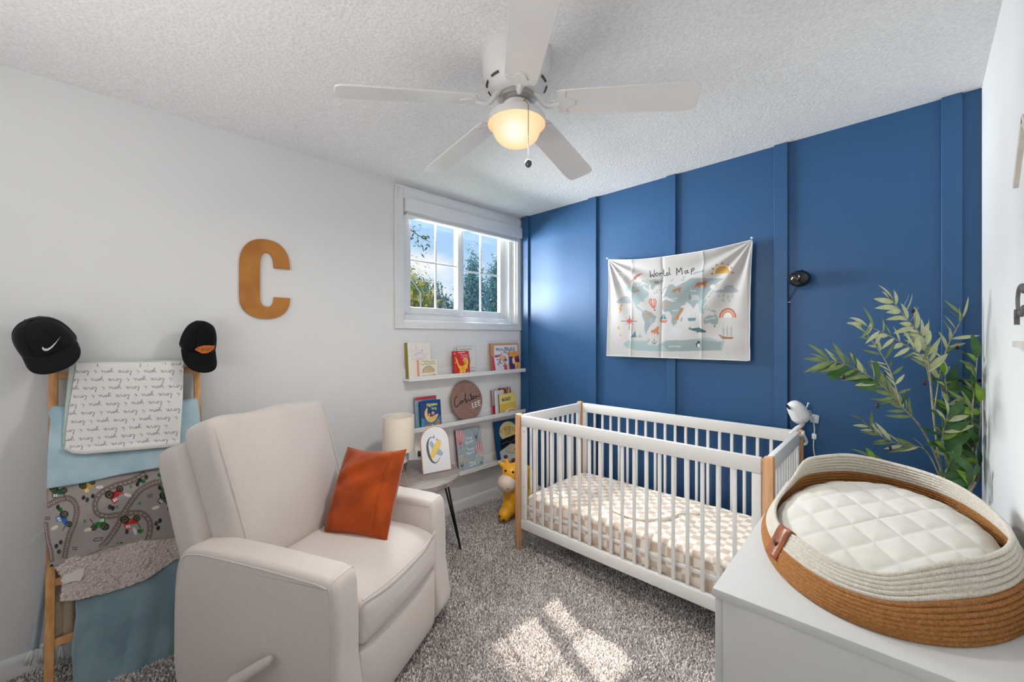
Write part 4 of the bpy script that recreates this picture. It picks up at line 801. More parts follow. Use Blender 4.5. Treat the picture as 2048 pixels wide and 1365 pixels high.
a = [on_plane(x, y, np.array([.60, -1.50, 0]), np.array([.8, -.6, 0])) for x, y in [(804, 922), (808, 938), (815, 963), (813, 966.5), (800, 962)]]
zmin = min(p[2] for p in a); a = [p + UP * (fz - zmin) for p in a]; G().tube(a, .0022, 6).obj('wire', M_gold, ge, world=True); G().tube([a[0] - RT * .06, a[0]], .0022, 6).obj('wire', M_gold, ge, world=True); G().tube([a[-1] - RT * .08, a[-1]], .0022, 6).obj('wire', M_gold, ge, world=True)
G().tube([a[0] - RT * .06, a[-1] - RT * .08], .0022, 6).obj('wire', M_gold, ge, world=True)
ot = thing('wall_outlet', 'white wall outlet with black charger plug behind the arched print', 'outlet', (.001, -1.063, .507)); G().box((0, -.036, -.058), (.006, .036, .058), .002).obj('plate', M_wplast, ot); G().box((.005, -.016, -.040), (.0085, .016, -.008), .002).obj('socket', M_wplast, ot); G().box((.005, -.016, .008), (.0085, .016, .040), .002).obj('socket', M_wplast, ot); G().box((.008, -.018, .002), (.034, .018, .04), .004).obj('plug', M_bplast, ot)

# ------------------------------------------------------------------ picture ledges, books, sign
LZ = []
for i, (z, nm) in enumerate(((1.059, 'top picture ledge under the window holding books'), (.700, 'middle picture ledge holding books and the round wooden sign'), (.311, 'lowest picture ledge, just above the giraffe toy'))):
    t = thing('picture_ledge', 'narrow white ' + nm, 'shelf', (0, -.62, z), group='white picture ledges')
    G().box((0, -.578, 0), (.100, .578, .014), .0015).obj('shelf_board', M_white, t); G().box((.0005, -.578, .014), (.013, .578, .078), .0015).obj('back_board', M_white, t); G().box((.088, -.578, .0135), (.100, .578, .031), .0015).obj('front_lip', M_white, t)
    LZ.append(z + .0145)
M_page = mat('paper_pages', srgb(236, 230, 218), .8, .2, 500, stretch=(1, 60, 1))
M_cov = print_mat('book_cover_print', .38, spec=.5)
def book(name, label, bl, br, top, shelf, t, xb, cv, edge, group, spine=None, lean=None):
    """bl, br: photo x of the lower corners; top: photo y of the top edge; front face stands at x = xb on the ledge"""
    z0 = LZ[shelf]; y0 = at(bl, 740 + shelf * 90, 0, xb)[1]; y1 = at(br, 740 + shelf * 90, 0, xb)[1]; w = y1 - y0; zt = at((bl + br) / 2 - 8, top, 0, .035)[2]; H_ = zt - z0
    th = math.asin(min(.5, max(.02, (xb - t - .016)) / H_)) if lean is None else lean; c, s = math.cos(th), math.sin(th); h = H_ / c
    Mx = Matrix(((0, -c, -s, xb), (1, 0, 0, (y0 + y1) / 2), (0, -s, c, z0 + .0008 + t * s * 0), (0, 0, 0, 1))); t_ = thing(name, label, 'book', M=Mx, group=group)
    e = M_cov if False else mat('cover_' + name + str(edge), srgb(*edge), .45)
    hw = w / 2; gg = G().box((-hw, 0, 0), (hw, .0016, h), .0004, 1); gg.box((-hw, t - .0016, 0), (hw, t, h), .0004, 1); gg.obj('cover', e, t_)
    G().box((-hw - .0004, .0002, 0), (-hw + .0016, t - .0002, h), .0004, 1).obj('spine', mat('spine_' + str(spine or edge), srgb(*(spine or edge)), .5), t_)
    G().box((-hw + .002, .0016, .002), (hw - .003, t - .0016, h - .003)).obj('pages', M_page, t_, smooth=False)
    ny, nx = cv.h, cv.w; X, Z = np.meshgrid(np.linspace(-hw + .0006, hw - .0006, nx), np.linspace(.0006, h - .0006, ny)); P = np.stack([X, np.full_like(X, -.0007), Z], -1)
    G().grid(P).obj('cover_print', M_cov, t_, ang=180, col=cv.down(), solid=.0006, soff=-1); return t_
BT_, BM_, BL_ = 'books on the top ledge', 'books on the middle ledge', 'books on the lowest ledge'
def squiggle(cv, x0, x1, y, hgt, w, col, k, seed):
    r = random.Random(seed); P = [(x0 + (x1 - x0) * i / k, y + hgt * r.uniform(-.5, .5)) for i in range(k + 1)]; cv.line(P, w, col, sm=3)
# 1 cream picture book with olive spine
c = Canvas(70, 92, (236, 228, 218)); r = random.Random(1)
for k in range(46): x, y = r.gauss(.52, .2), r.gauss(.66, .11); c.ell(x, y, .028, .018, r.choice([(206, 196, 210), (196, 186, 200), (226, 214, 206), (216, 206, 190), (188, 180, 190)]), r.uniform(0, 180), .6)
c.smooth([(.34, .62), (.42, .76), (.58, .80), (.70, .72), (.68, .58), (.5, .54)], (228, 222, 226), .8); c.ell(.62, .77, .03, .018, (150, 132, 160)); c.line([(.34, .62), (.45, .72), (.6, .7), (.7, .6)], .012, (178, 168, 182), sm=4); squiggle(c, .32, .66, .54, .05, .012, (190, 180, 186), 12, 3); squiggle(c, .3, .6, .47, .03, .010, (176, 170, 176), 9, 4); c.line([(0, .002), (0, .998)], .02, (215, 205, 190))
book('picture_book', 'tall cream picture book with thick olive green spine, left end of top ledge', 818, 864, 685.5, 0, .040, .066, c, (232, 224, 208), BT_, (142, 132, 40), lean=0.09)
c = Canvas(50, 46, (236, 226, 202)); c.smooth([(.22, .30), (.24, .48), (.42, .62), (.62, .62), (.78, .46), (.78, .30)], (196, 188, 166)); c.smooth([(.46, .30), (.46, .52), (.58, .58), (.74, .46), (.76, .32)], (214, 176, 128)); c.line([(.22, .30), (.24, .48), (.42, .62), (.62, .62), (.78, .46), (.78, .30)], .03, (128, 116, 84), sm=4)
for x0, x1, y, k, s in ((.16, .84, .88, 22, 5), (.10, .9, .75, 24, 6), (.18, .9, .14, 24, 7)): squiggle(c, x0, x1, y, .10, .026, (150, 142, 116), k, s)
c.line([(.02, 0), (.02, 1)], .06, (224, 164, 136))
book('board_book', 'small square cream board book with pinkish spine in front of olive spined book', 838, 876, 719.5, 0, .016, .084, c, (226, 190, 166), BT_, (222, 160, 132), lean=0.09)
c = Canvas(52, 66, (226, 224, 212)); c.ell(.28, .5, .42, .34, (204, 132, 150)); c.ell(.26, .5, .34, .27, (176, 96, 122)); c.ell(.24, .5, .26, .2, (226, 224, 212)); squiggle(c, .15, .8, .92, .03, .02, (120, 116, 112), 16, 9); squiggle(c, .6, .9, .22, .05, .02, (150, 144, 130), 8, 10); squiggle(c, .6, .9, .12, .04, .02, (150, 144, 130), 8, 11); c.line([(.05, .97), (.05, .86)], .03, (70, 66, 64))
book('picture_book', 'pale book with pink arch, mostly behind the red dinosaur book', 915, 954, 695, 0, .012, .052, c, (214, 212, 200), BT_, lean=0.11)
c = Canvas(56, 74, (206, 44, 38)); c.smooth([(.30, .30), (.36, .24), (.34, .10), (.44, .02), (.52, .02), (.56, .16), (.62, .02), (.70, .02), (.72, .20), (.84, .34), (.92, .52), (.88, .66), (.74, .70), (.62, .66), (.58, .58), (.72, .56), (.60, .50), (.74, .46), (.62, .40), (.50, .37), (.36, .40), (.28, .52), (.22, .66), (.14, .70), (.16, .62), (.22, .46)], (246, 196, 70)); c.smooth([(.42, .26), (.55, .18), (.70, .28), (.6, .36), (.46, .34)], (236, 172, 40)); c.line([(.64, .62), (.80, .60)], .025, (150, 60, 30)); c.line([(.66, .52), (.82, .50)], .025, (150, 60, 30))
squiggle(c, .34, .74, .93, .04, .03, (250, 200, 190), 12, 12); squiggle(c, .46, .9, .83, .07, .035, (232, 150, 170), 12, 13); squiggle(c, .50, .9, .73, .07, .035, (226, 140, 160), 12, 14)
for x, y in ((.14, .72), (.12, .52), (.86, .12), (.1, .9), (.84, .28)): c.ell(x, y, .035, .025, (246, 190, 176))
book('board_book', 'red board book with yellow dinosaur in the middle of top ledge', 909, 940.5, 702.5, 0, .014, .082, c, (190, 40, 36), BT_, (150, 34, 30), lean=0.11)
c = Canvas(84, 88, (214, 150, 96)); c.poly([(.12, .0), (.08, .3), (.13, .92), (.95, .94), (.95, .66), (.70, .64), (.66, .0)], (226, 222, 228)); c.poly([(.13, .92), (.95, .94), (.95, .68), (.14, .64)], (232, 226, 230))
c.text("We're", .165, .73, .17, (92, 94, 104), 0, .62, bold=.008); c.text('BRaVe!', .475, .72, .22, (92, 94, 104), 0, .58, bold=.008)
r = random.Random(5)
for k in range(60): x, y = r.gauss(.40, .10), r.gauss(.42, .10); c.ell(x, y, .032, .024, r.choice([(170, 130, 150), (110, 84, 110), (226, 190, 140), (206, 160, 96), (150, 60, 80), (212, 206, 216)]), r.uniform(0, 180))
c.poly([(.10, .58), (.36, .60), (.34, .54), (.14, .50)], (168, 70, 92)); c.ell(.36, .50, .11, .07, (226, 182, 120)); c.poly([(.40, .02), (.42, .26), (.50, .26), (.54, .04)], (206, 70, 60)); c.poly([(.30, .0), (.34, .1), (.42, .0)], (210, 190, 150)); c.ell(.6, .2, .07, .1, (200, 196, 202)); c.poly([(.0, .0), (.02, .6), (.09, .5), (.12, .0)], (192, 72, 76))
book('picture_book', "white and orange picture book with big hand lettered title, right end of top ledge", 985, 1041, 687.5, 0, .010, .070, c, (206, 140, 86), BT_, (150, 96, 70), lean=0.13)
c = Canvas(44, 60, (226, 160, 84)); c.poly([(.0, .0), (.0, .74), (.34, .74), (.46, .40), (.52, .0)], (66, 60, 104)); c.poly([(0, 0), (.0, .40), (.40, .36), (.50, .0)], (78, 40, 96)); c.ell(.38, .52, .12, .17, (240, 206, 160)); c.poly([(.02, .78), (.08, .97), (.66, .99), (.60, .78)], (232, 152, 56)); c.poly([(.56, .42), (.52, .72), (.92, .80), (.98, .44)], (96, 34, 74)); c.ell(.74, .70, .07, .06, (170, 90, 140)); c.poly([(.62, .06), (.58, .40), (.92, .42), (.98, .1)], (220, 164, 92)); c.ell(.72, .24, .05, .1, (168, 112, 50)); c.line([(.5, .0), (.62, .45)], .05, (238, 206, 190))
book('board_book', 'small orange and purple book overlapping the right side of white and orange book', 1021, 1041, 703.5, 0, .006, .086, c, (216, 150, 80), BT_, (60, 50, 80), lean=0.13)
# middle ledge
c = Canvas(60, 84, (70, 150, 196)); c.poly([(0, .905), (0, 1), (1, 1), (1, .905)], (196, 52, 50)); c.poly([(0, 0), (.0, .9), (.28, .9), (.22, 0)], (146, 176, 194)); c.ell(.24, .72, .09, .06, (48, 44, 64)); c.ell(.28, .50, .08, .10, (70, 50, 58)); c.ell(.29, .51, .035, .05, (196, 150, 130)); c.poly([(.28, .42), (.42, .4), (.5, .0), (.34, .0)], (34, 74, 126)); c.line([(.12, .0), (.2, .3)], .1, (110, 190, 200))
book('picture_book', 'blue book with red top band, behind the moon book on middle ledge', 833, 876, 794.5, 1, .014, .054, c, (120, 150, 172), BM_, (130, 140, 156), lean=0.11)
c = Canvas(72, 92, (20, 66, 124)); c.poly([(0, 0), (0, .42), (.5, .22), (1, .42), (1, 0)], (62, 118, 160)); c.poly([(0, .6), (0, 1), (1, 1), (1, .55), (.5, .5)], (22, 66, 122))
c.text('Nighttime', .30, .795, .165, (228, 220, 130), 0, .78, bold=.012); c.text('Song', .52, .655, .15, (170, 224, 170), 0, .85, bold=.012)
mo = [(.34, .76), (.22, .64), (.19, .50), (.24, .36), (.36, .24), (.52, .20), (.68, .26), (.80, .38), (.84, .46), (.74, .46), (.62, .42), (.48, .40), (.36, .46), (.32, .58)]; c.smooth(mo, (242, 208, 120)); 
for x, y in ((.38, .32), (.5, .28), (.62, .34), (.56, .36), (.70, .38), (.44, .36)): c.ell(x, y, .035, .025, (238, 156, 66))
c.ell(.40, .49, .07, .065, (70, 40, 50)); c.ell(.41, .485, .05, .05, (222, 148, 130)); c.ell(.58, .54, .105, .085, (48, 36, 62)); c.ell(.59, .525, .075, .065, (214, 158, 172)); c.ell(.34, .07, .20, .07, (190, 106, 62)); c.ell(.80, .14, .11, .10, (196, 118, 56), 35); c.ell(.52, .05, .16, .05, (176, 92, 56)); c.line([(.52, .12), (.60, .03)], .03, (226, 216, 190)); c.line([(.78, .26), (.82, .2)], .02, (140, 170, 170)); c.line([(.88, .28), (.82, .2)], .02, (140, 170, 170)); c.line([(.05, .1), (.12, .34)], .10, (70, 150, 180))
book('picture_book', 'dark blue picture book with a yellow crescent moon on middle ledge', 843, 884, 801, 1, .014, .084, c, (28, 60, 104), BM_, (24, 50, 92), lean=0.11)
sgn = thing('round_sign', 'round brown wooden sign with cut-out lettering leaning on middle ledge', 'sign', M=Matrix.Translation((.070, at(938, 832, 0, .07)[1], LZ[1] + .001)) @ Matrix(((0, -.985, -.174, 0), (1, 0, 0, 0), (0, -.174, .985, 0), (0, 0, 0, 1))))
RS = .154; SM = Matrix.Translation((0, 0, RS)) @ Matrix.Rotation(math.pi / 2, 4, 'X')
G().lathe([(.0001, -.006), (RS - .001, -.006), (RS, -.005), (RS, .005), (RS - .001, .006), (.0001, .006)], 72, M=SM).obj('disc', mat('stained_wood', srgb(160, 124, 112), .6, .1, 80, col2=srgb(134, 102, 92), vscale=8, stretch=(2, 2, 20), detail=7), sgn)
K = lambda x, y: ((x - 1560) / 385. * RS, RS + (500 - y) / 480. * RS)
for st in ([(1320, 395), (1300, 375), (1265, 420), (1245, 500), (1250, 580), (1275, 625), (1310, 600), (1375, 530), (1405, 490)], [(1400, 500), (1370, 525), (1385, 555), (1425, 545), (1440, 510), (1410, 495), (1450, 500), (1490, 480)], [(1490, 480), (1520, 400), (1525, 320), (1512, 420), (1530, 570)], [(1525, 560), (1550, 500), (1590, 490), (1610, 520), (1650, 490), (1670, 420), (1650, 350), (1655, 420), (1685, 490), (1720, 480)], [(1690, 470), (1730, 440), (1720, 410), (1700, 440), (1715, 485), (1760, 470)], [(1760, 420), (1770, 470), (1800, 420), (1830, 450), (1870, 430), (1900, 375)]):
    p = catmull([(K(x, y)[0], -.0085, K(x, y)[1]) for x, y in st], 5); G().tube(p, .0026, 6).obj('script_lettering', mat('black_ply', (.012, .01, .01), .5), sgn)
M_wl = mat('white_letter', (.80, .79, .76), .5)
def block(strokes, ox): 
    g = G()
    for (xa, ya), (xb, yb) in strokes:
        a, b = np.array(K(xa, ya)), np.array(K(xb, yb)); w_ = .0042; lo = np.minimum(a, b) - w_; hi = np.maximum(a, b) + w_; g.box((lo[0], -.0105, lo[1]), (hi[0], -.006, hi[1]), .0006, 1)
    g.obj('block_letter', M_wl, sgn)
block([((1668, 590), (1668, 695)), ((1668, 695), (1705, 695))], 0); block([((1735, 575), (1735, 682)), ((1735, 575), (1778, 575)), ((1735, 630), (1770, 630)), ((1735, 682), (1778, 682))], 0); block([((1822, 548), (1822, 662)), ((1822, 548), (1868, 548)), ((1822, 602), (1860, 602)), ((1822, 662), (1872, 662))], 0)
def plain(w, h, bg, fn=None):
    c = Canvas(w, h, bg); fn and fn(c); return c
book('picture_book', 'grey spined book at the back left of middle ledge stack', 985, 1006, 782, 1, .010, .034, plain(20, 30, (120, 116, 128)), (150, 140, 150), BM_, (140, 132, 140), lean=0.08)
book('picture_book', 'slim book with red lower spine in the middle ledge stack', 986, 1008, 781, 1, .008, .046, plain(20, 30, (188, 178, 180), lambda c: c.poly([(0, 0), (0, .4), (.5, .3), (.6, 0)], (190, 40, 50))), (196, 190, 194), BM_, (176, 44, 52), lean=0.08)
book('picture_book', 'tall brown covered book behind the yellow book on middle ledge', 997, 1024, 776, 1, .010, .060, plain(40, 50, (150, 84, 56), lambda c: [c.ell(random.random(), .8 + random.random() * .2, .06, .05, random.choice([(96, 40, 30), (196, 150, 96), (120, 60, 40)])) for _ in range(40)] + [c.line([(.85, 0), (.85, 1)], .06, (226, 216, 206))]), (200, 196, 196), BM_, (206, 204, 206), lean=0.08)
book('picture_book', 'white spined hardback left of the yellow book on middle ledge', 992, 1010, 781, 1, .008, .072, plain(20, 30, (206, 206, 214), lambda c: c.line([(.1, 0), (.1, 1)], .1, (230, 232, 240))), (206, 206, 214), BM_, (200, 202, 212), lean=0.08)
def yb(c):
    c.poly([(0, 0), (0, .5), (1, .55), (1, 0)], (222, 188, 84)); c.ell(.66, .0, .36, .26, (236, 222, 200)); c.ell(.70, .16, .17, .05, (206, 170, 120)); c.ell(.55, .08, .045, .045, (22, 20, 18)); c.ell(.86, .09, .045, .045, (22, 20, 18)); c.ell(.2, .16, .09, .07, (178, 170, 96)); c.ell(.94, .14, .08, .06, (214, 206, 140))
    c.text('BIGGEST', .155, .63, .225, (40, 66, 66), 3, .62, bold=.02)
book('board_book', 'yellow board book with dark block title and two eyes, right end of middle ledge', 1000, 1033, 786.5, 1, .009, .0860, plain(56, 74, (232, 210, 124), yb), (206, 186, 96), BM_, (60, 76, 64), lean=0.08)
# lowest ledge
def balloon(c, x, y, rx, ry, a, b_):
    P = [(x + rx * math.cos(t), y + ry * math.sin(t)) for t in np.linspace(-.35, math.pi + .35, 18)] + [(x - rx * .18, y - ry * 1.3), (x + rx * .18, y - ry * 1.3)]; c.poly(P, a)
    for k in np.linspace(-.75, .75, 5): c.line([(x + rx * k * .95, y + ry * .55 * math.sqrt(max(.05, 1 - k * k)) + ry * .25), (x + rx * k, y), (x + rx * k * .25, y - ry * 1.2)], rx * .13, b_, sm=3)
    c.poly([(x - rx * .16, y - ry * 1.55), (x + rx * .16, y - ry * 1.55), (x + rx * .13, y - ry * 1.75), (x - rx * .13, y - ry * 1.75)], (150, 100, 84))
def bal(c):
    for k in range(90): c.ell(random.random(), random.random(), .07, .04, random.choice([(150, 172, 184), (172, 188, 196), (180, 196, 196), (156, 180, 178)]), random.uniform(0, 180), .35)
    balloon(c, .14, .84, .19, .16, (232, 200, 202), (206, 110, 120)); balloon(c, .80, .90, .17, .15, (200, 214, 214), (62, 92, 112)); balloon(c, .95, .45, .24, .16, (214, 132, 142), (240, 220, 220)); balloon(c, .80, .18, .16, .15, (212, 222, 218), (120, 150, 152)); balloon(c, .13, .28, .15, .12, (226, 226, 214), (48, 66, 72)); c.ell(.33, .25, .04, .05, (214, 170, 120)); c.ell(.80, .68, .03, .04, (196, 120, 80)); c.ell(.9, .11, .035, .03, (120, 90, 80))
    for x0, x1, y, hh, s in ((.38, .62, .76, .07, 21), (.34, .68, .66, .06, 22), (.36, .66, .50, .07, 23), (.34, .66, .40, .06, 24), (.42, .66, .17, .04, 25), (.42, .68, .11, .04, 26)): squiggle(c, x0, x1, y, hh, .018, (232, 238, 240), 14, s)
book('picture_book', 'grey blue picture book with hot air balloons on lowest ledge', 919, 968, 857.5, 2, .014, .082, plain(84, 110, (166, 184, 194), bal), (214, 176, 172), BL_, (120, 50, 48))
def nav(c):
    c.poly([(0, 0), (0, 1), (1, 1), (1, 0)], (16, 66, 108)); c.poly([(.7, 1), (1, 1), (1, .4), (.86, .5)], (24, 84, 132)); c.ell(.55, .70, .36, .25, (222, 202, 140)); c.poly([(.20, .52), (.88, .58), (.92, .30), (.62, .38), (.4, .34), (.18, .26)], (14, 14, 20)); squiggle(c, .24, .84, .44, .06, .014, (120, 122, 124), 8, 31)
    c.poly([(.14, .0), (.12, .24), (.36, .30), (.60, .36), (.84, .30), (.95, .2), (1, .12), (1, 0)], (196, 204, 200)); c.smooth([(.34, .24), (.5, .34), (.66, .36), (.86, .28), (.92, .20), (.78, .14), (.62, .12)], (206, 192, 160)); c.ell(.72, .23, .13, .08, (222, 204, 180)); c.ell(.74, .20, .022, .018, (50, 34, 30)); c.line([(.34, .22), (.6, .12), (.8, .15)], .014, (136, 136, 116), sm=3); c.poly([(.9, .08), (.92, .22), (1, .24), (1, .1)], (36, 20, 26))
    for i, ch_ in enumerate('KINDNESS'):
        t = (i - 3.5) / 3.5; c.text(ch_, .53 + t * .27 - .03, .72 - .055 * t * t, .16, (176, 118, 40), -t * 22, .62, bold=.014)
    c.text('COOL', .40, .60, .15, (184, 140, 60), 4, .62, bold=.01)
book('picture_book', 'navy picture book with pale yellow oval title, right end of lowest ledge', 996, 1043, 841, 2, .008, .080, plain(78, 110, (16, 66, 108), nav), (18, 40, 62), BL_, (30, 18, 16))

# ------------------------------------------------------------------ world map hanging
MY = -.044; U_, V_ = np.meshgrid(np.linspace(0, 1, 380), np.linspace(0, 1, 300))
P_ALL = None; cvx = [(130, 305), (1545, 95), (1505, 1280), (105, 1230)]; HM = homog(cvx, [(0, 1), (1, 1), (1, 0), (0, 0)])
cm = Canvas(570, 430, (214, 211, 209), HM)
ld, ld2, ld3 = (158, 172, 174), (172, 192, 192), (176, 186, 188)
P = lambda pts, col, al=1.: cm.poly(pts, col, al)
P([(290, 560), (330, 540), (400, 545), (430, 520), (470, 560), (520, 600), (515, 640), (470, 670), (480, 700), (440, 690), (430, 720), (400, 730), (470, 790), (460, 800), (400, 760), (370, 700), (355, 650), (370, 610), (330, 590), (280, 605)], ld2)
P([(520, 480), (580, 460), (670, 468), (640, 510), (590, 530), (560, 575), (540, 560), (545, 520)], ld); P([(470, 520), (510, 530), (525, 570), (500, 560)], ld)
for k in range(26): x, y = random.uniform(385, 520), random.uniform(465, 560); cm.ell(x, y, 16, 7, ld3, random.uniform(-30, 30))
P([(455, 800), (490, 775), (540, 800), (595, 845), (575, 900), (530, 940), (505, 985), (495, 1000), (505, 1025), (485, 1010), (472, 960), (480, 900), (455, 850)], ld)
P([(655, 690), (690, 670), (740, 690), (800, 690), (830, 745), (870, 760), (850, 800), (800, 860), (795, 910), (760, 940), (740, 900), (745, 840), (720, 790), (670, 795), (645, 760)], ld); P([(835, 855), (855, 850), (845, 895), (830, 890)], ld)
P([(660, 655), (690, 600), (720, 520), (760, 510), (790, 540), (880, 490), (950, 445), (1010, 450), (1120, 450), (1200, 455), (1270, 462), (1220, 490), (1180, 520), (1130, 530), (1150, 560), (1110, 600), (1080, 650), (1060, 700), (1010, 720), (1000, 700), (960, 765), (930, 720), (890, 690), (880, 720), (820, 745), (790, 690), (740, 660), (690, 640)], ld)
P([(1010, 690), (1080, 650), (1100, 680), (1060, 740), (1070, 800), (1030, 810), (1020, 760)], ld2); P([(1010, 770), (1050, 800), (1090, 795), (1060, 815)], ld3)
for x, y in ((1120, 640), (1140, 610), (1160, 590), (1090, 740), (1110, 770), (1080, 770), (1200, 530), (870, 440), (860, 470), (655, 600), (665, 570), (690, 550), (750, 470)): cm.ell(x, y, 22, 8, ld3, random.uniform(-50, -10))
P([(1060, 880), (1090, 840), (1130, 830), (1165, 835), (1170, 800), (1205, 860), (1200, 910), (1170, 935), (1120, 905), (1070, 920)], ld); cm.ell(1165, 942, 8, 8, (90, 100, 104)); P([(1120, 775), (1170, 780), (1195, 805), (1150, 795)], ld)
P([(270, 1110), (320, 1080), (420, 1085), (500, 1085), (520, 1055), (530, 1090), (500, 1120), (600, 1130), (680, 1080), (800, 1075), (900, 1085), (920, 1070), (1060, 1055), (1120, 1055), (1200, 1085), (1265, 1080), (1235, 1180), (900, 1185), (700, 1190), (400, 1180), (290, 1150)], ld2); P([(640, 1120), (700, 1085), (1000, 1070), (1230, 1100), (1220, 1178), (720, 1188)], ld)
for k in range(7): y = 880 + k * 12; cm.line([(520 + k * 6, y), (560 - k * 2, y - 22)], 3, (196, 206, 206))
# pictures
rs, bl_, br_, gr_ = (206, 128, 110), (104, 140, 156), (170, 116, 72), (172, 178, 184)
P([(520, 690), (530, 660), (560, 652), (590, 665), (600, 705), (580, 760), (570, 762), (545, 740)], (226, 214, 206)); 
for k in (-.8, -.35, .3, .75): cm.line([(560 + 30 * k, 665), (560 + 42 * k, 700), (572 + 8 * k, 760)], 11, rs, sm=4)
cm.ell(580, 778, 8, 7, (70, 70, 74)); P([(620, 880), (705, 880), (685, 905), (640, 905)], rs); P([(660, 812), (625, 872), (658, 872)], bl_); P([(664, 812), (695, 870), (664, 872)], bl_)
for (a, b) in (((330, 840), (328, 980)), ((250, 893), (400, 893))): cm.line([a, b], 7, (110, 112, 112))
for (a, b) in (((290, 855), (330, 893)), ((370, 855), (330, 893)), ((292, 930), (330, 893)), ((368, 930), (330, 893))): cm.line([a, b], 4, (140, 140, 136))
P([(315, 880), (330, 850), (345, 880), (370, 893), (345, 906), (330, 930), (315, 906), (290, 893)], (206, 96, 80))
for x, y, s in ((222, 962, 24), (240, 1030, 17)): P([(x + s * (1 if k % 2 == 0 else .42) * math.cos(k * math.pi / 5 + 1.57), y - s * (1.1 if k % 2 == 0 else .45) * math.sin(k * math.pi / 5 + 1.57)) for k in range(10)], (220, 174, 122))
cm.ell(262, 465, 46, 60, (214, 218, 222)); cm.ell(246, 455, 38, 46, (240, 238, 232)); cm.ell(240, 440, 6, 8, (190, 180, 150)); cm.ell(252, 462, 5, 6, (190, 180, 150))
P([(380, 480), (372, 450), (430, 410), (455, 405), (440, 430), (400, 460)], (206, 110, 96)); P([(372, 455), (395, 440), (405, 460), (390, 475)], bl_); cm.line([(345, 490), (375, 465)], 10, rs); cm.line([(440, 415), (462, 405)], 6, (130, 110, 110))
cm.smooth([(205, 718), (240, 670), (280, 645), (320, 650), (352, 705), (320, 715)], gr_); P([(245, 730), (265, 725), (250, 770), (262, 775), (230, 830), (240, 785), (228, 785)], (206, 160, 110)); P([(290, 730), (305, 735), (300, 770), (290, 790)], (226, 214, 200))
cm.smooth([(1185, 602), (1230, 570), (1260, 575), (1285, 535), (1340, 530), (1370, 560), (1405, 603)], gr_); cm.ell(1150, 540, 26, 24, (226, 222, 214))
for x, y in ((1218, 636), (1260, 632), (1303, 648), (1345, 640), (1254, 680), (1316, 682)): P([(x, y - 16), (x + 10, y + 6), (x, y + 16), (x - 10, y + 6)], gr_)
for r_, c_ in ((88, (186, 110, 84)), (74, (224, 178, 156)), (60, (206, 140, 112)), (48, (238, 222, 212)), (42, (232, 230, 226))): cm.poly([(1300 + r_ * math.cos(t), 856 - r_ * 1.1 * math.sin(t)) for t in np.linspace(0, math.pi, 28)], c_)
cm.poly([(1252 + 88 * math.cos(t), 408 - 88 * math.sin(t)) for t in np.linspace(0, math.pi, 28)], (240, 226, 200)); cm.poly([(1252 + 78 * math.cos(t), 408 - 76 * math.sin(t)) for t in np.linspace(0, math.pi, 28)], (212, 168, 92))
for a in range(0, 181, 30): t = math.radians(a); cm.poly([(1252 + 96 * math.cos(t + .12), 408 - 94 * math.sin(t + .12)), (1252 + 122 * math.cos(t), 408 - 120 * math.sin(t)), (1252 + 96 * math.cos(t - .12), 408 - 94 * math.sin(t - .12))], (186, 122, 80))
def tiger(x, y, s, col, f=1): 
    R = lambda pts: [(x + s * f * p, y + s * q) for p, q in pts]; cm.poly(R([(-60, 30), (-45, 0), (-30, -20), (20, -30), (50, -45), (70, -40), (55, -20), (52, 25), (40, 28), (36, 0), (0, 5), (-10, 30), (-22, 30), (-24, 5), (-40, 20)]), col)
tiger(1030, 520, 1., (186, 112, 66)); [cm.line([(1000 + k * 14, 498 - k * 2), (1006 + k * 14, 518)], 4, (90, 58, 44)) for k in range(5)]; tiger(795, 580, .8, (178, 120, 76)); tiger(395, 595, .5, rs); tiger(510, 830, .65, (196, 154, 116)); tiger(690, 720, .5, (206, 160, 104), -1)
P([(775, 862), (800, 820), (838, 755), (858, 765), (835, 810), (815, 850), (812, 880), (800, 882), (798, 862), (765, 880), (752, 872)], (194, 132, 84)); P([(905, 655), (920, 620), (1000, 620), (1022, 650), (1020, 685), (1005, 672), (960, 672), (955, 690), (940, 690), (935, 660)], (190, 194, 196)); cm.ell(925, 645, 15, 26, (140, 148, 152))
cm.smooth([(910, 958), (940, 962), (1010, 955), (1060, 975), (1085, 998), (1040, 1002), (980, 990), (930, 975)], (84, 112, 126)); P([(990, 985), (1010, 985), (998, 1015)], (84, 112, 126)); P([(1005, 960), (1018, 940), (1020, 962)], (84, 112, 126)); P([(912, 975), (928, 940), (935, 966)], (84, 112, 126))
cm.smooth([(950, 410), (985, 385), (1040, 375), (1080, 365), (1068, 388), (1020, 395), (975, 408)], (150, 176, 190)); P([(902, 858), (992, 855), (980, 885), (912, 888)], bl_); P([(930, 855), (935, 825), (985, 815), (985, 855)], (214, 216, 214)); [cm.line([(x, 855), (x + 1, 812)], 3, (150, 150, 150)) for x in (940, 962, 982)]
P([(1195, 1015), (1250, 1038), (1300, 1046), (1358, 1045), (1340, 1070), (1240, 1068)], (176, 126, 88))
for x in (1250, 1290, 1330):
    for y in (965, 995, 1020): P([(x - 15, y), (x + 18, y - 6), (x + 20, y + 16), (x - 14, y + 20)], (198, 200, 204))
    cm.line([(x, 940), (x, 1035)], 4, (130, 126, 124))
P([(540, 985), (580, 965), (605, 940), (622, 950), (612, 990), (625, 1010), (600, 1030), (590, 1000), (575, 1025), (565, 1000), (545, 1015)], (206, 130, 96)); P([(340, 1055), (385, 985), (395, 1050)], bl_); P([(398, 1052), (430, 1010), (455, 1055)], ld3); cm.smooth([(690, 1012), (730, 985), (770, 955), (820, 965), (862, 1000), (820, 1015)], (212, 216, 220)); [cm.ell(740 + k * 25, 1025 + (k % 2) * 10, 10, 6, (214, 214, 222)) for k in range(4)]
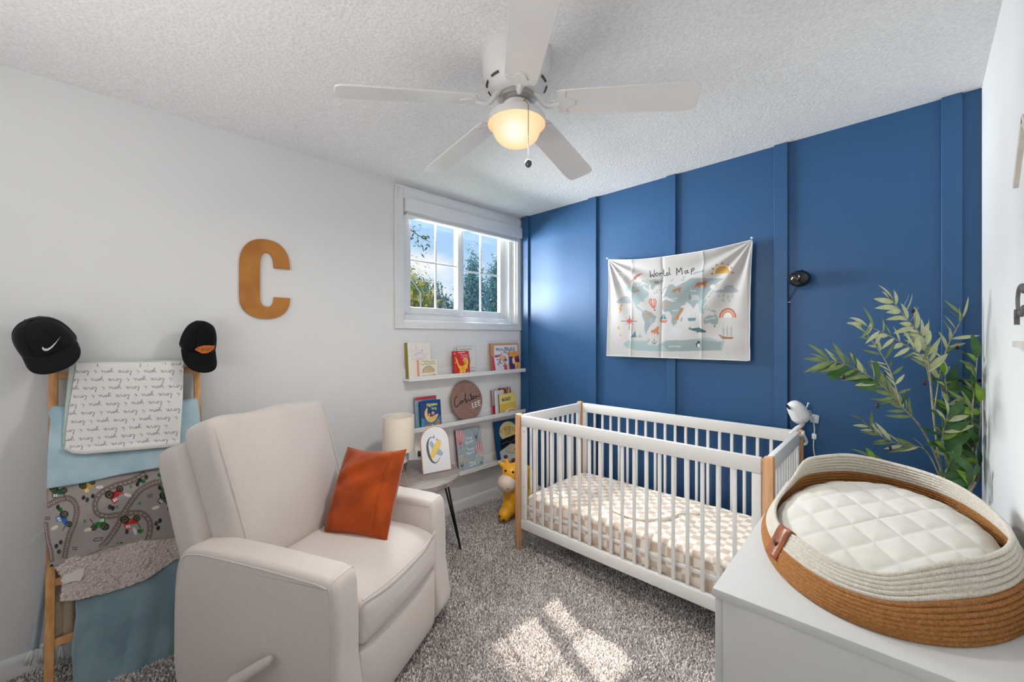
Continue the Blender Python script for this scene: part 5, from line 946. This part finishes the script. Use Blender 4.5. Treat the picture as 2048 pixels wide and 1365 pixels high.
cm.line([(572, 1068), (572, 1112)], 6, (84, 92, 98)); cm.line([(552, 1092), (558, 1110), (572, 1116), (586, 1110), (592, 1092)], 6, (84, 92, 98)); cm.ell(1004, 1125, 22, 28, (60, 66, 72)); cm.ell(1008, 1130, 15, 20, (226, 226, 222)); cm.ell(1010, 1095, 13, 10, (50, 54, 60)); cm.ell(600, 495, 26, 14, (128, 112, 100)); P([(570, 500), (595, 478), (615, 505)], (150, 120, 96))
for x, y in ((580, 605), (600, 580), (608, 600), (630, 575)): cm.ell(x, y, 12, 4, (140, 152, 158), -30)
def hand(strokes, w, col): [cm.line(s, w, col, sm=4) for s in strokes]
ink = (40, 42, 46)
hand([[(532, 375), (540, 438), (556, 412), (572, 436), (575, 362)], [(600, 392), (586, 406), (592, 426), (608, 420), (612, 400), (600, 392)], [(626, 394), (630, 426)], [(629, 406), (642, 394), (656, 398)], [(664, 358), (668, 420), (690, 416)], [(716, 398), (702, 392), (694, 406), (704, 420), (718, 408)], [(724, 338), (724, 400), (736, 412)]], 8, ink)
hand([[(795, 415), (796, 346), (816, 384), (838, 340), (850, 408)], [(896, 370), (880, 372), (876, 392), (890, 398), (902, 380)], [(902, 364), (906, 390), (916, 392)], [(940, 355), (942, 412)], [(941, 362), (956, 342), (968, 350), (962, 368), (944, 376)]], 8.5, ink)
wt = (236, 238, 236)
cm.text('Asia', 930, 588, 34, wt, 0, 1, True); cm.text('Australia', 1078, 886, 30, wt, -14, 1, True); cm.text('Antarctica', 712, 1148, 30, wt, 0, 1, True); cm.text('Africa', 750, 795, 24, wt, -12, 1, True); cm.text('Europe', 738, 664, 22, wt, 0, 1, True)
cm.a = cm.a * .71
c_ = at(1217, 519.5, 1, MY), at(1505, 479.5, 1, MY), at(1500, 722, 1, MY), at(1213, 712, 1, MY)
tl, tr_, br2, bl2 = c_
PX = (1 - V_)[..., None] * ((1 - U_)[..., None] * bl2 + U_[..., None] * br2) + V_[..., None] * ((1 - U_)[..., None] * tl + U_[..., None] * tr_)
PX[..., 2] -= V_ ** 2 * (.036 * (4 * U_ * (1 - U_)) + .012 * np.sin(U_ * 9) * U_ * (1 - U_)); PX[..., 0] += .010 * (1 - V_) * V_ * 4 * (U_ - .5) * -1
d1 = np.hypot(U_, (1 - V_) * .75) + 1e-6; a1 = np.arctan2((1 - V_) * .75, U_); d2 = np.hypot(1 - U_, (1 - V_) * .75) + 1e-6; a2 = np.arctan2((1 - V_) * .75, 1 - U_)
fold = .013 * np.sin(a1 * 15 + .6) * np.exp(-(d1 / .42) ** 2) * np.clip(d1 * 5, 0, 1) + .016 * np.sin(a2 * 13 + 1.2) * np.exp(-(d2 / .50) ** 2) * np.clip(d2 * 5, 0, 1)
for u0, k in ((.205, .004), (.437, -.006), (.715, .004)): fold = fold + k * np.exp(-np.abs(U_ - u0) / .010)
fold = fold + .006 * vnoise(U_, V_, 5, 3) * (1 - V_) + .004 * np.sin(V_ * 30 + 3) * np.exp(-((U_ - 1) / .25) ** 2) * (1 - V_)
PX[..., 1] = np.minimum(PX[..., 1] - fold, -.0235)
PX[..., 1] = np.where((U_ < .02) | (U_ > .98) | (V_ < .02), PX[..., 1] - .0008, PX[..., 1])
mh = thing('map_hanging', 'white fabric world map wall hanging pinned to the blue wall', 'wall hanging', PX.reshape(-1, 3).mean(0))
G().grid(PX).obj('printed_cloth', print_mat('canvas_print', .85, .2, 500), mh, world=True, ang=180, col=cm.down() if False else cm.sample(U_, V_), solid=.0012)
for nm, pts in (('hem', [PX[0, i] for i in range(0, 380, 5)]), ('hem', [PX[i, 0] for i in range(0, 300, 5)]), ('hem', [PX[i, -1] for i in range(0, 300, 5)]), ('hem', [PX[-1, i] for i in range(0, 380, 5)])): G().tube(np.array(pts), .0022, 6).obj(nm, mat('canvas_hem', srgb(232, 230, 226), .85), mh, world=True)
for k, a in enumerate((PX[-1, 0], PX[-1, -1])):
    t = thing('push_pin', 'clear push pin holding the %s corner of world map hanging' % ('upper left', 'upper right')[k], 'push pin', a, group='push pins of the map'); G().tube([(0, .02, .004), (0, -.012, .006)], .0012, 6).obj('needle', M_steel, t); G().lathe([(.0001, 0), (.0055, .001), (.0055, .003), (.003, .005), (.0028, .012), (.005, .014), (.005, .016), (.0001, .017)], 16, M=Matrix.Translation((0, -.008, .0065)) @ Matrix.Rotation(math.pi / 2, 4, 'X')).obj('head', M_wplast, t)

# ------------------------------------------------------------------ black wall camera
WC = np.array([2.107, -.048, 1.676]); t = thing('security_camera', 'round glossy black camera mounted on blue wall with thin cable', 'camera', WC)
G().ell((0, 0, 0), (.051, .044, .0445), 40, 24).obj('housing', M_bplast, t, ang=180); RX = Matrix.Translation((-.012, -.030, .004)) @ Matrix.Rotation(math.radians(-14), 4, 'Z') @ Matrix.Rotation(math.pi / 2, 4, 'X')
G().lathe([(.0001, .006), (.010, .007), (.022, .010), (.027, .0135), (.029, .0125), (.029, -.010), (.0001, -.010)], 40, M=RX).obj('lens_ring', M_bplast, t); G().lathe([(.0001, .016), (.006, .0155), (.011, .013), (.012, .008), (.0001, .006)], 30, M=RX).obj('lens', mat('lens_glass', (.01, .01, .013), .04, spec=.9), t)
G().lathe([(.0001, -.018), (.024, -.018), (.028, -.012), (.026, .0), (.012, .02), (.0001, .02)], 28, M=Matrix.Translation((.004, .028, .004)) @ Matrix.Rotation(-math.pi / 2, 4, 'X')).obj('wall_mount', M_bplast, t); G().ell((.012, -.008, .041), (.007, .006, .005), 12, 8).obj('sensor_bump', M_bplast, t)
G().tube(catmull([(-.012, .018, -.034), (-.030, .034, -.060), (-.050, .040, -.100), (-.0545, .040, -.125), (-.0545, .041, -.5), (-.0545, .041, -.9)], 6), .0022, 6).obj('cable', mat('cable_navy', (.012, .025, .06), .5), t)
t2 = thing('cable_clip', 'tiny white cable clip under the black camera', 'clip', (2.0535, -.009, 1.556)); G().box((-.006, -.006, -.002), (.007, .006, .002), .001).obj('clip_body', M_wplast, t2); G().tube([(-.004, .0, .0), (-.004, .009, 0)], .0009, 5).obj('nail', M_steel, t2)

# ------------------------------------------------------------------ baby monitor on the crib corner
mb_ = np.array((CRM @ Vector((CL, CD, .875)))[:]); t = thing('baby_monitor', 'white baby monitor camera clipped to the crib corner post', 'baby monitor', mb_)
def dpt(px, py, f=None): 
    f = f if f is not None else float((mb_ - CAM) @ FW); return depth_at(px, py, f) - mb_
B0, B1 = dpt(1604, 838), dpt(1583, 803); ax = (B1 - B0); Lb = np.linalg.norm(ax); ax /= Lb; q = Vector(ax).to_track_quat('Z', 'Y').to_matrix().to_4x4(); MBm = Matrix.Translation(B0) @ q
G().lathe([(.0001, -.020), (.022, -.017), (.038, -.006), (.0445, .010), (.045, .024), (.042, .058), (.037, .080), (.026, .098), (.012, .105), (.0001, .1065)], 40, M=MBm).obj('head', M_wplast, t, ang=180)
G().lathe([(.0443, .0115), (.0458, .0125), (.0458, .0155), (.0452, .0165)], 40, M=MBm).obj('seam_ring', mat('pale_grey_plastic', (.62, .64, .66), .35), t)
lc = dpt(1571.5, 813.5); lc = lc - FW * .014; G().ell(lc + RT * .003, (.004, .013, .016), 16, 10, M=Matrix.Rotation(math.radians(45), 4, 'Z') @ Matrix.Rotation(math.radians(-28), 4, 'Y')).obj('lens', M_bplast, t, ang=180)
G().tube(catmull([dpt(1600, 834), dpt(1605, 845), dpt(1602, 852), dpt(1594, 857), dpt(1588, 862)], 6), [.012] * 6 + [.0105] * 19, 12).obj('flexible_arm', M_wplast, t, ang=180)
G().tube(catmull([dpt(1580, 868), dpt(1590, 860), dpt(1601, 861), dpt(1608, 872), dpt(1613, 884), dpt(1609, 889), dpt(1600, 890)], 6), .0075, 10).obj('clamp', M_wplast, t, ang=180); G().tube(catmull([dpt(1601, 862) - FW * .02, dpt(1595, 868) - FW * .035, dpt(1583, 866) - FW * .04], 6), .0075, 10).obj('clamp', M_wplast, t, ang=180)
a = G().tube([dpt(1611, 821), dpt(1616, 808.5)], .0032, 8); a.ell(dpt(1616.5, 807.5), (.0058, .0058, .0052), 12, 8); a.obj('antenna', M_wplast, t, ang=180)
G().tube(catmull([dpt(1612, 825), dpt(1619, 822), dpt(1623, 829), dpt(1627, 845), dpt(1629, 860), dpt(1628, 873), dpt(1627, 890), dpt(1628, 905), dpt(1632, 925), dpt(1633, 960)], 6), .0026, 8).obj('power_cord', M_wplast, t, ang=180)
cb = dpt(1628.5, 873.5); G().box(cb - [.010, .006, .014], cb + [.010, .006, .014], .003).obj('inline_switch', M_wplast, t)
cb = dpt(1629, 838); RB = Matrix.Translation(cb) @ Matrix.Rotation(math.radians(45), 4, 'Z') @ Matrix.Rotation(math.radians(8), 4, 'Y'); G().box((-.011, -.018, -.022), (.013, .018, .022), .005, M=RB).obj('cord_box', M_wplast, t)

# ------------------------------------------------------------------ giraffe bouncer
GB = np.array([.425, -.455, 0]); t = thing('giraffe_toy', 'yellow inflatable giraffe bouncer toy on carpet between ledges and crib', 'toy', GB)
lg = lambda r_, d, z: RT * (r_ - .0) - FW * d + UP * z
M_gy = mat('yellow_vinyl', srgb(246, 178, 44), .32, .02, 60, spec=.5)
g = G(); cam4 = Matrix.Rotation(math.radians(45), 4, 'Z')
for c_, r_ in [((.035, .0, .165), (.105, .12, .135)), ((.050, -.07, .265), (.065, .07, .115)), ((.0, .05, .27), (.078, .075, .11)), ((-.062, .055, .360), (.074, .077, .072)), ((-.115, .085, .062), (.048, .062, .050)), ((.075, .12, .055), (.050, .062, .052)), ((-.075, .05, .11), (.06, .06, .075)), ((.06, .07, .11), (.06, .065, .075)), ((-.025, .01, .175), (.105, .10, .135)), ((-.06, -.09, .055), (.05, .05, .055)), ((.10, -.08, .055), (.05, .05, .055))]:
    g.ell(lg(*c_), r_, 24, 14, M=cam4)
for a, b in (((-.115, .05, .400), (-.158, .06, .446)), ((-.092, .055, .42), (-.104, .058, .470)), ((-.028, .05, .42), (-.018, .05, .462)), ((.0, .05, .395), (.045, .05, .425))): g.tube([lg(*a), (lg(*a) + lg(*b)) / 2, lg(*b)], [.020, .018, .012], 10)
bo = g.obj('body', M_gy, t, ang=180); k = bo.modifiers.new('remesh', 'REMESH'); k.mode = 'VOXEL'; k.voxel_size = .006; k.use_smooth_shade = True; k = bo.modifiers.new('smooth', 'SMOOTH'); k.iterations = 14; k.factor = .6
G().ell(lg(-.098, .100, .298), (.068, .072, .066), 28, 18, M=cam4).obj('muzzle', mat('cream_vinyl', srgb(236, 216, 198), .3), t, ang=180)
M_gb = mat('brown_vinyl', srgb(84, 34, 26), .3)
for p in ((-.105, .058, .478), (-.017, .05, .470), (-.048, -.02, .43)): G().ell(lg(*p), (.016, .016, .015), 16, 10).obj('horn_tip', M_gb, t, ang=180)
for p in ((-.106, .112, .392), (-.052, .124, .386)): G().ell(lg(*p), (.009, .007, .009), 12, 8, M=cam4).obj('eye', mat('dark_eye', (.03, .015, .01), .3), t, ang=180)
for p in ((-.131, .159, .285), (-.085, .171, .281)): G().ell(lg(*p), (.004, .003, .004), 10, 6, M=cam4).obj('nostril', _MC['dark_eye'], t, ang=180)
for p in ((-.148, .125, .066), (-.118, .142, .046)): G().ell(lg(*p), (.008, .008, .009), 12, 8, M=cam4).obj('toe_mark', _MC['dark_eye'], t, ang=180)
for p in ((.080, -.02, .36), (.105, .03, .26), (.118, -.05, .20)): G().ell(lg(*p), (.008, .008, .010), 12, 8, M=cam4).obj('spot', _MC['dark_eye'], t, ang=180)

# ------------------------------------------------------------------ olive tree in the corner
OT = np.array([2.47, -.335, 0]); ol = thing('olive_tree', 'tall artificial olive tree in the corner behind dresser and basket', 'plant', OT)
G().lathe([(.0001, 0), (.085, 0), (.098, .01), (.118, .20), (.124, .215), (.124, .235), (.112, .235), (.108, .20), (.0001, .20)], 40).obj('pot', mat('white_pot', (.7, .7, .69), .5), ol); G().lathe([(.0001, .196), (.106, .197), (.107, .201), (.0001, .205)], 30).obj('soil', mat('moss', (.04, .03, .02), .95, .5, 120, var=.4, vscale=60), ol)
F0 = float((OT - CAM) @ FW); M_stem = mat('olive_stem', srgb(150, 146, 116), .8, .2, 120, var=.2, vscale=60)
M_lp = mat('leaf_sage', srgb(186, 192, 148), .6, .1, 200, var=.10, vscale=30); M_lm = mat('leaf_olive', srgb(120, 138, 84), .5, .1, 200, var=.14, vscale=30); M_ld = mat('leaf_green', srgb(58, 100, 46), .42, .1, 200, var=.2, vscale=30); M_ly = mat('leaf_fresh', srgb(124, 160, 50), .45, .1, 200, var=.15, vscale=30)
def leafmesh(name, L, w, m, bend):
    n_ = 8; t_ = np.linspace(0, 1, n_); hw = w / 2 * np.clip(np.sin(np.pi * t_ ** .85), 0, 1) ** .8; zz = -bend * t_ ** 2 * L; P = np.stack([np.stack([L * t_, s * hw, zz + abs(s) * hw * .22], 1) for s in (-1, 0, 1)], 1)
    g = G().grid(P); o = g.obj(name, m, None, ang=180); me = o.data; bpy.data.objects.remove(o); return me
def LS(L, w, m): return [leafmesh('leaf', L, w, m, b) for b in (.05, .22)]
KP = LS(.104, .019, M_lp); KPw = LS(.094, .026, M_lp); KM = LS(.104, .016, M_lm); KD = LS(.110, .034, M_ld); KY = LS(.096, .034, M_ly); r = random.Random(11); NL = [0]
def branch(pts, dd, r0, r1, leaves, kinds, lens=1., start=.2, droop=0., ang_=52):
    f = np.linspace(0, 1, len(pts)); P = np.array([depth_at(x, y, F0 + d0) for (x, y), d0 in zip(pts, np.interp(f, np.linspace(0, 1, len(dd)), dd))]); P[:, 0] = np.minimum(P[:, 0], WX - .012); P[:, 1] = np.minimum(P[:, 1], -.03)
    C_ = catmull(P, 8); G().tube(C_, np.linspace(r0, r1, len(C_)), 7).obj('stem', M_stem, ol, world=True, ang=180); m_ = len(C_)
    for i in range(leaves):
        t_ = start + (1 - start) * (i + .5) / leaves; j = min(m_ - 2, int(t_ * (m_ - 1))); p = C_[j]; d = C_[j + 1] - C_[j]; d /= np.linalg.norm(d)
        side_ = RT * (-d @ UP) + UP * (d @ RT); side_ /= np.linalg.norm(side_) + 1e-9; s_ = 1 if i % 2 else -1; a = math.radians(ang_ * r.uniform(.55, 1.2)); 
        if i >= leaves - 2: a *= .3
        v = d * math.cos(a) + (side_ * s_ + FW * r.uniform(-.75, .45)) * math.sin(a) - UP * droop * r.random(); v /= np.linalg.norm(v)
        nrm = -FW * r.uniform(.5, 1) + UP * r.uniform(-.1, .8) + RT * r.uniform(-.5, .5); y_ = np.cross(nrm, v); y_ /= np.linalg.norm(y_); z_ = np.cross(v, y_); sc = lens * .90 * r.uniform(.72, 1.15); tip = p + v * sc * .105
        if tip[0] > WX - .006: v = v - RT * 1.2 * 0 - np.array([1.1, 0, 0]); v /= np.linalg.norm(v); y_ = np.cross(nrm, v); y_ /= np.linalg.norm(y_); z_ = np.cross(v, y_)
        if (p + v * sc * .105)[1] > -.024: continue
        me = r.choice(r.choice(kinds)); o = bpy.data.objects.new('leaf', me); COL.objects.link(o); o.parent = ol; Mw = Matrix([[v[k] * sc, y_[k] * sc, z_[k] * sc, p[k]] for k in range(3)] + [[0, 0, 0, 1]]); o.matrix_basis = WM[ol].inverted() @ Mw; NL[0] += 1
trunk_top = depth_at(1880, 1010, F0)
for dx, (px, py) in ((-.02, (1884, 985)), (.03, (1940, 985)), (.0, (1905, 985))):
    G().tube(catmull([OT + [dx, 0, .19], (OT + [dx, 0, .4] + depth_at(px, py, F0)) / 2 + [0, 0, .05], depth_at(px, py, F0)], 6), .007, 7).obj('stem', M_stem, ol, world=True)
branch([(1884, 985), (1880, 935), (1845, 860), (1802, 812), (1762, 770), (1705, 735), (1650, 720)], [0, .0, -.05, -.08], .005, .0014, 50, [KM, KM, KP, KD, KM], 1.05, .42, ang_=40)
branch([(1802, 812), (1790, 770), (1775, 730), (1750, 690), (1722, 655)], [-.05, .05, .1], .003, .0012, 17, [KM, KP, KP], .85, .15)
branch([(1880, 935), (1866, 820), (1858, 735), (1848, 680), (1815, 640), (1782, 598)], [0, .02, -.02], .0045, .0014, 32, [KP, KPw, KPw], 1.05, .40)
branch([(1862, 770), (1845, 715), (1810, 690), (1765, 665), (1722, 648)], [0, -.03, -.06], .003, .0012, 20, [KP, KP, KPw, KM], .95, .12)
branch([(1868, 830), (1878, 760), (1893, 700), (1912, 660), (1928, 632)], [.03, .06, .03], .003, .0012, 19, [KP, KP, KM], 1., .2)
branch([(1882, 960), (1850, 900), (1800, 890), (1755, 868), (1725, 842)], [.05, .1, .12], .003, .0012, 18, [KM, KP], .9, .25, ang_=34)
branch([(1895, 985), (1840, 960), (1780, 945), (1740, 912)], [.10, .14], .003, .0015, 8, [KM, KY], .8, .4)
branch([(1905, 985), (1908, 920), (1900, 850), (1895, 790), (1888, 745)], [.0, .02, .04], .0045, .0015, 28, [KD, KM, KPw, KY, KD], 1., .2, ang_=62)
branch([(1940, 985), (1946, 900), (1944, 830), (1950, 770), (1955, 712)], [-.02, -.05, -.02], .0045, .0015, 36, [KD, KD, KY, KD, KM], .95, .1, ang_=66)
branch([(1908, 930), (1925, 870), (1940, 820), (1962, 780)], [.03, .0], .004, .002, 22, [KD, KD, KPw, KY], .95, .15, ang_=62)
branch([(1905, 960), (1890, 910), (1885, 870), (1895, 830)], [-.02, -.08], .004, .002, 20, [KD, KY, KD, KPw], 1., .3, ang_=66)
branch([(1940, 985), (1958, 950), (1952, 910), (1960, 860), (1966, 800)], [-.04, -.06], .004, .002, 22, [KD, KD, KD, KY], .9, .1, ang_=66)
branch([(1930, 990), (1945, 965), (1952, 948)], [-.16, -.20], .003, .002, 11, [KD, KY, KD], 1., .1, ang_=75)
branch([(1884, 985), (1890, 950), (1900, 925)], [-.06, -.1], .003, .002, 8, [KPw, KD, KM], .9, .1)
for x, y, d in ((1826, 622, .0), (1688, 755, -.07), (1755, 812, -.06), (1850, 766, -.03), (1965, 762, -.02), (1770, 750, .05), (1780, 897, .1), (1915, 696, .05), (1945, 890, -.06)):
    G().ell((0, 0, 0), (.0065, .0065, .0105), 12, 8, M=Matrix.Rotation(r.uniform(-1, 1), 4, 'X') @ Matrix.Rotation(r.uniform(-1, 1), 4, 'Y'))
    p = depth_at(x, y, F0 + d); p[0] = min(p[0], WX - .012); p[1] = min(p[1], -.03); G().ell(p, (.0068, .0068, .011), 12, 8, M=Matrix.Rotation(r.uniform(-1, 1), 4, 'X')).obj('olive', mat('olive_fruit', (.03, .012, .018), .35), ol, world=True, ang=180)

# ------------------------------------------------------------------ sign on the right wall, cut by the frame
t = thing('wall_plaque', 'pale wooden house-shaped wall sign on the right wall, cut by frame edge', 'wall sign', (WX - .001, -1.12, 1.55))
ya, zt, zb = -1.003, 1.752, 1.345; Mw = mat('whitewashed_wood', srgb(206, 200, 190), .7, .12, 60, var=.08, vscale=20)
def bar(a, b, w, m, nm):
    a, b = np.array(a, float), np.array(b, float); d = (b - a) / np.linalg.norm(b - a); n_ = np.array([0, -d[2], d[1]]) * w / 2; q = [a - n_, a + n_, b + n_, b - n_]; g = G(); V = [p + [0, 0, 0] for p in q] + [p - [.014, 0, 0] for p in q]; g.add(V, [(0, 1, 2, 3), (7, 6, 5, 4), (0, 4, 5, 1), (1, 5, 6, 2), (2, 6, 7, 3), (3, 7, 4, 0)]); g.obj(nm, m, t, world=True, smooth=False)
bar((WX - .001, ya - .005, zt + .004), (WX - .001, -1.14, zt + .13), .022, Mw, 'roof_board'); bar((WX - .001, -1.30, zt), (WX - .001, -1.14, zt + .13), .022, Mw, 'roof_board'); bar((WX - .001, ya + .004, zb), (WX - .001, -1.30, zb), .016, Mw, 'base_board')
g = G().prism([(ya - .012, zb), (-1.292, zb), (-1.292, zt), (-1.146, zt + .125), (ya - .012, zt)], WX - .006, WX - .0005, YZ); g.obj('sign_board', mat('sign_white', (.78, .78, .78), .6), t, world=True, smooth=False)
M_dk = mat('dark_grey_letter', (.12, .12, .12), .6)
bar((WX - .001, -1.027, 1.425), (WX - .001, -1.05, 1.425), .018, M_dk, 'letter_bar'); bar((WX - .001, -1.030, 1.43), (WX - .001, -1.030, 1.395), .010, M_dk, 'letter_bar')
G().tube([(WX - .006, -1.075 + .045 * math.cos(a), 1.455 + .035 * math.sin(a)) for a in np.linspace(-2.6, 2.6, 20)], .007, 8).obj('curved_letter', M_dk, t, world=True)
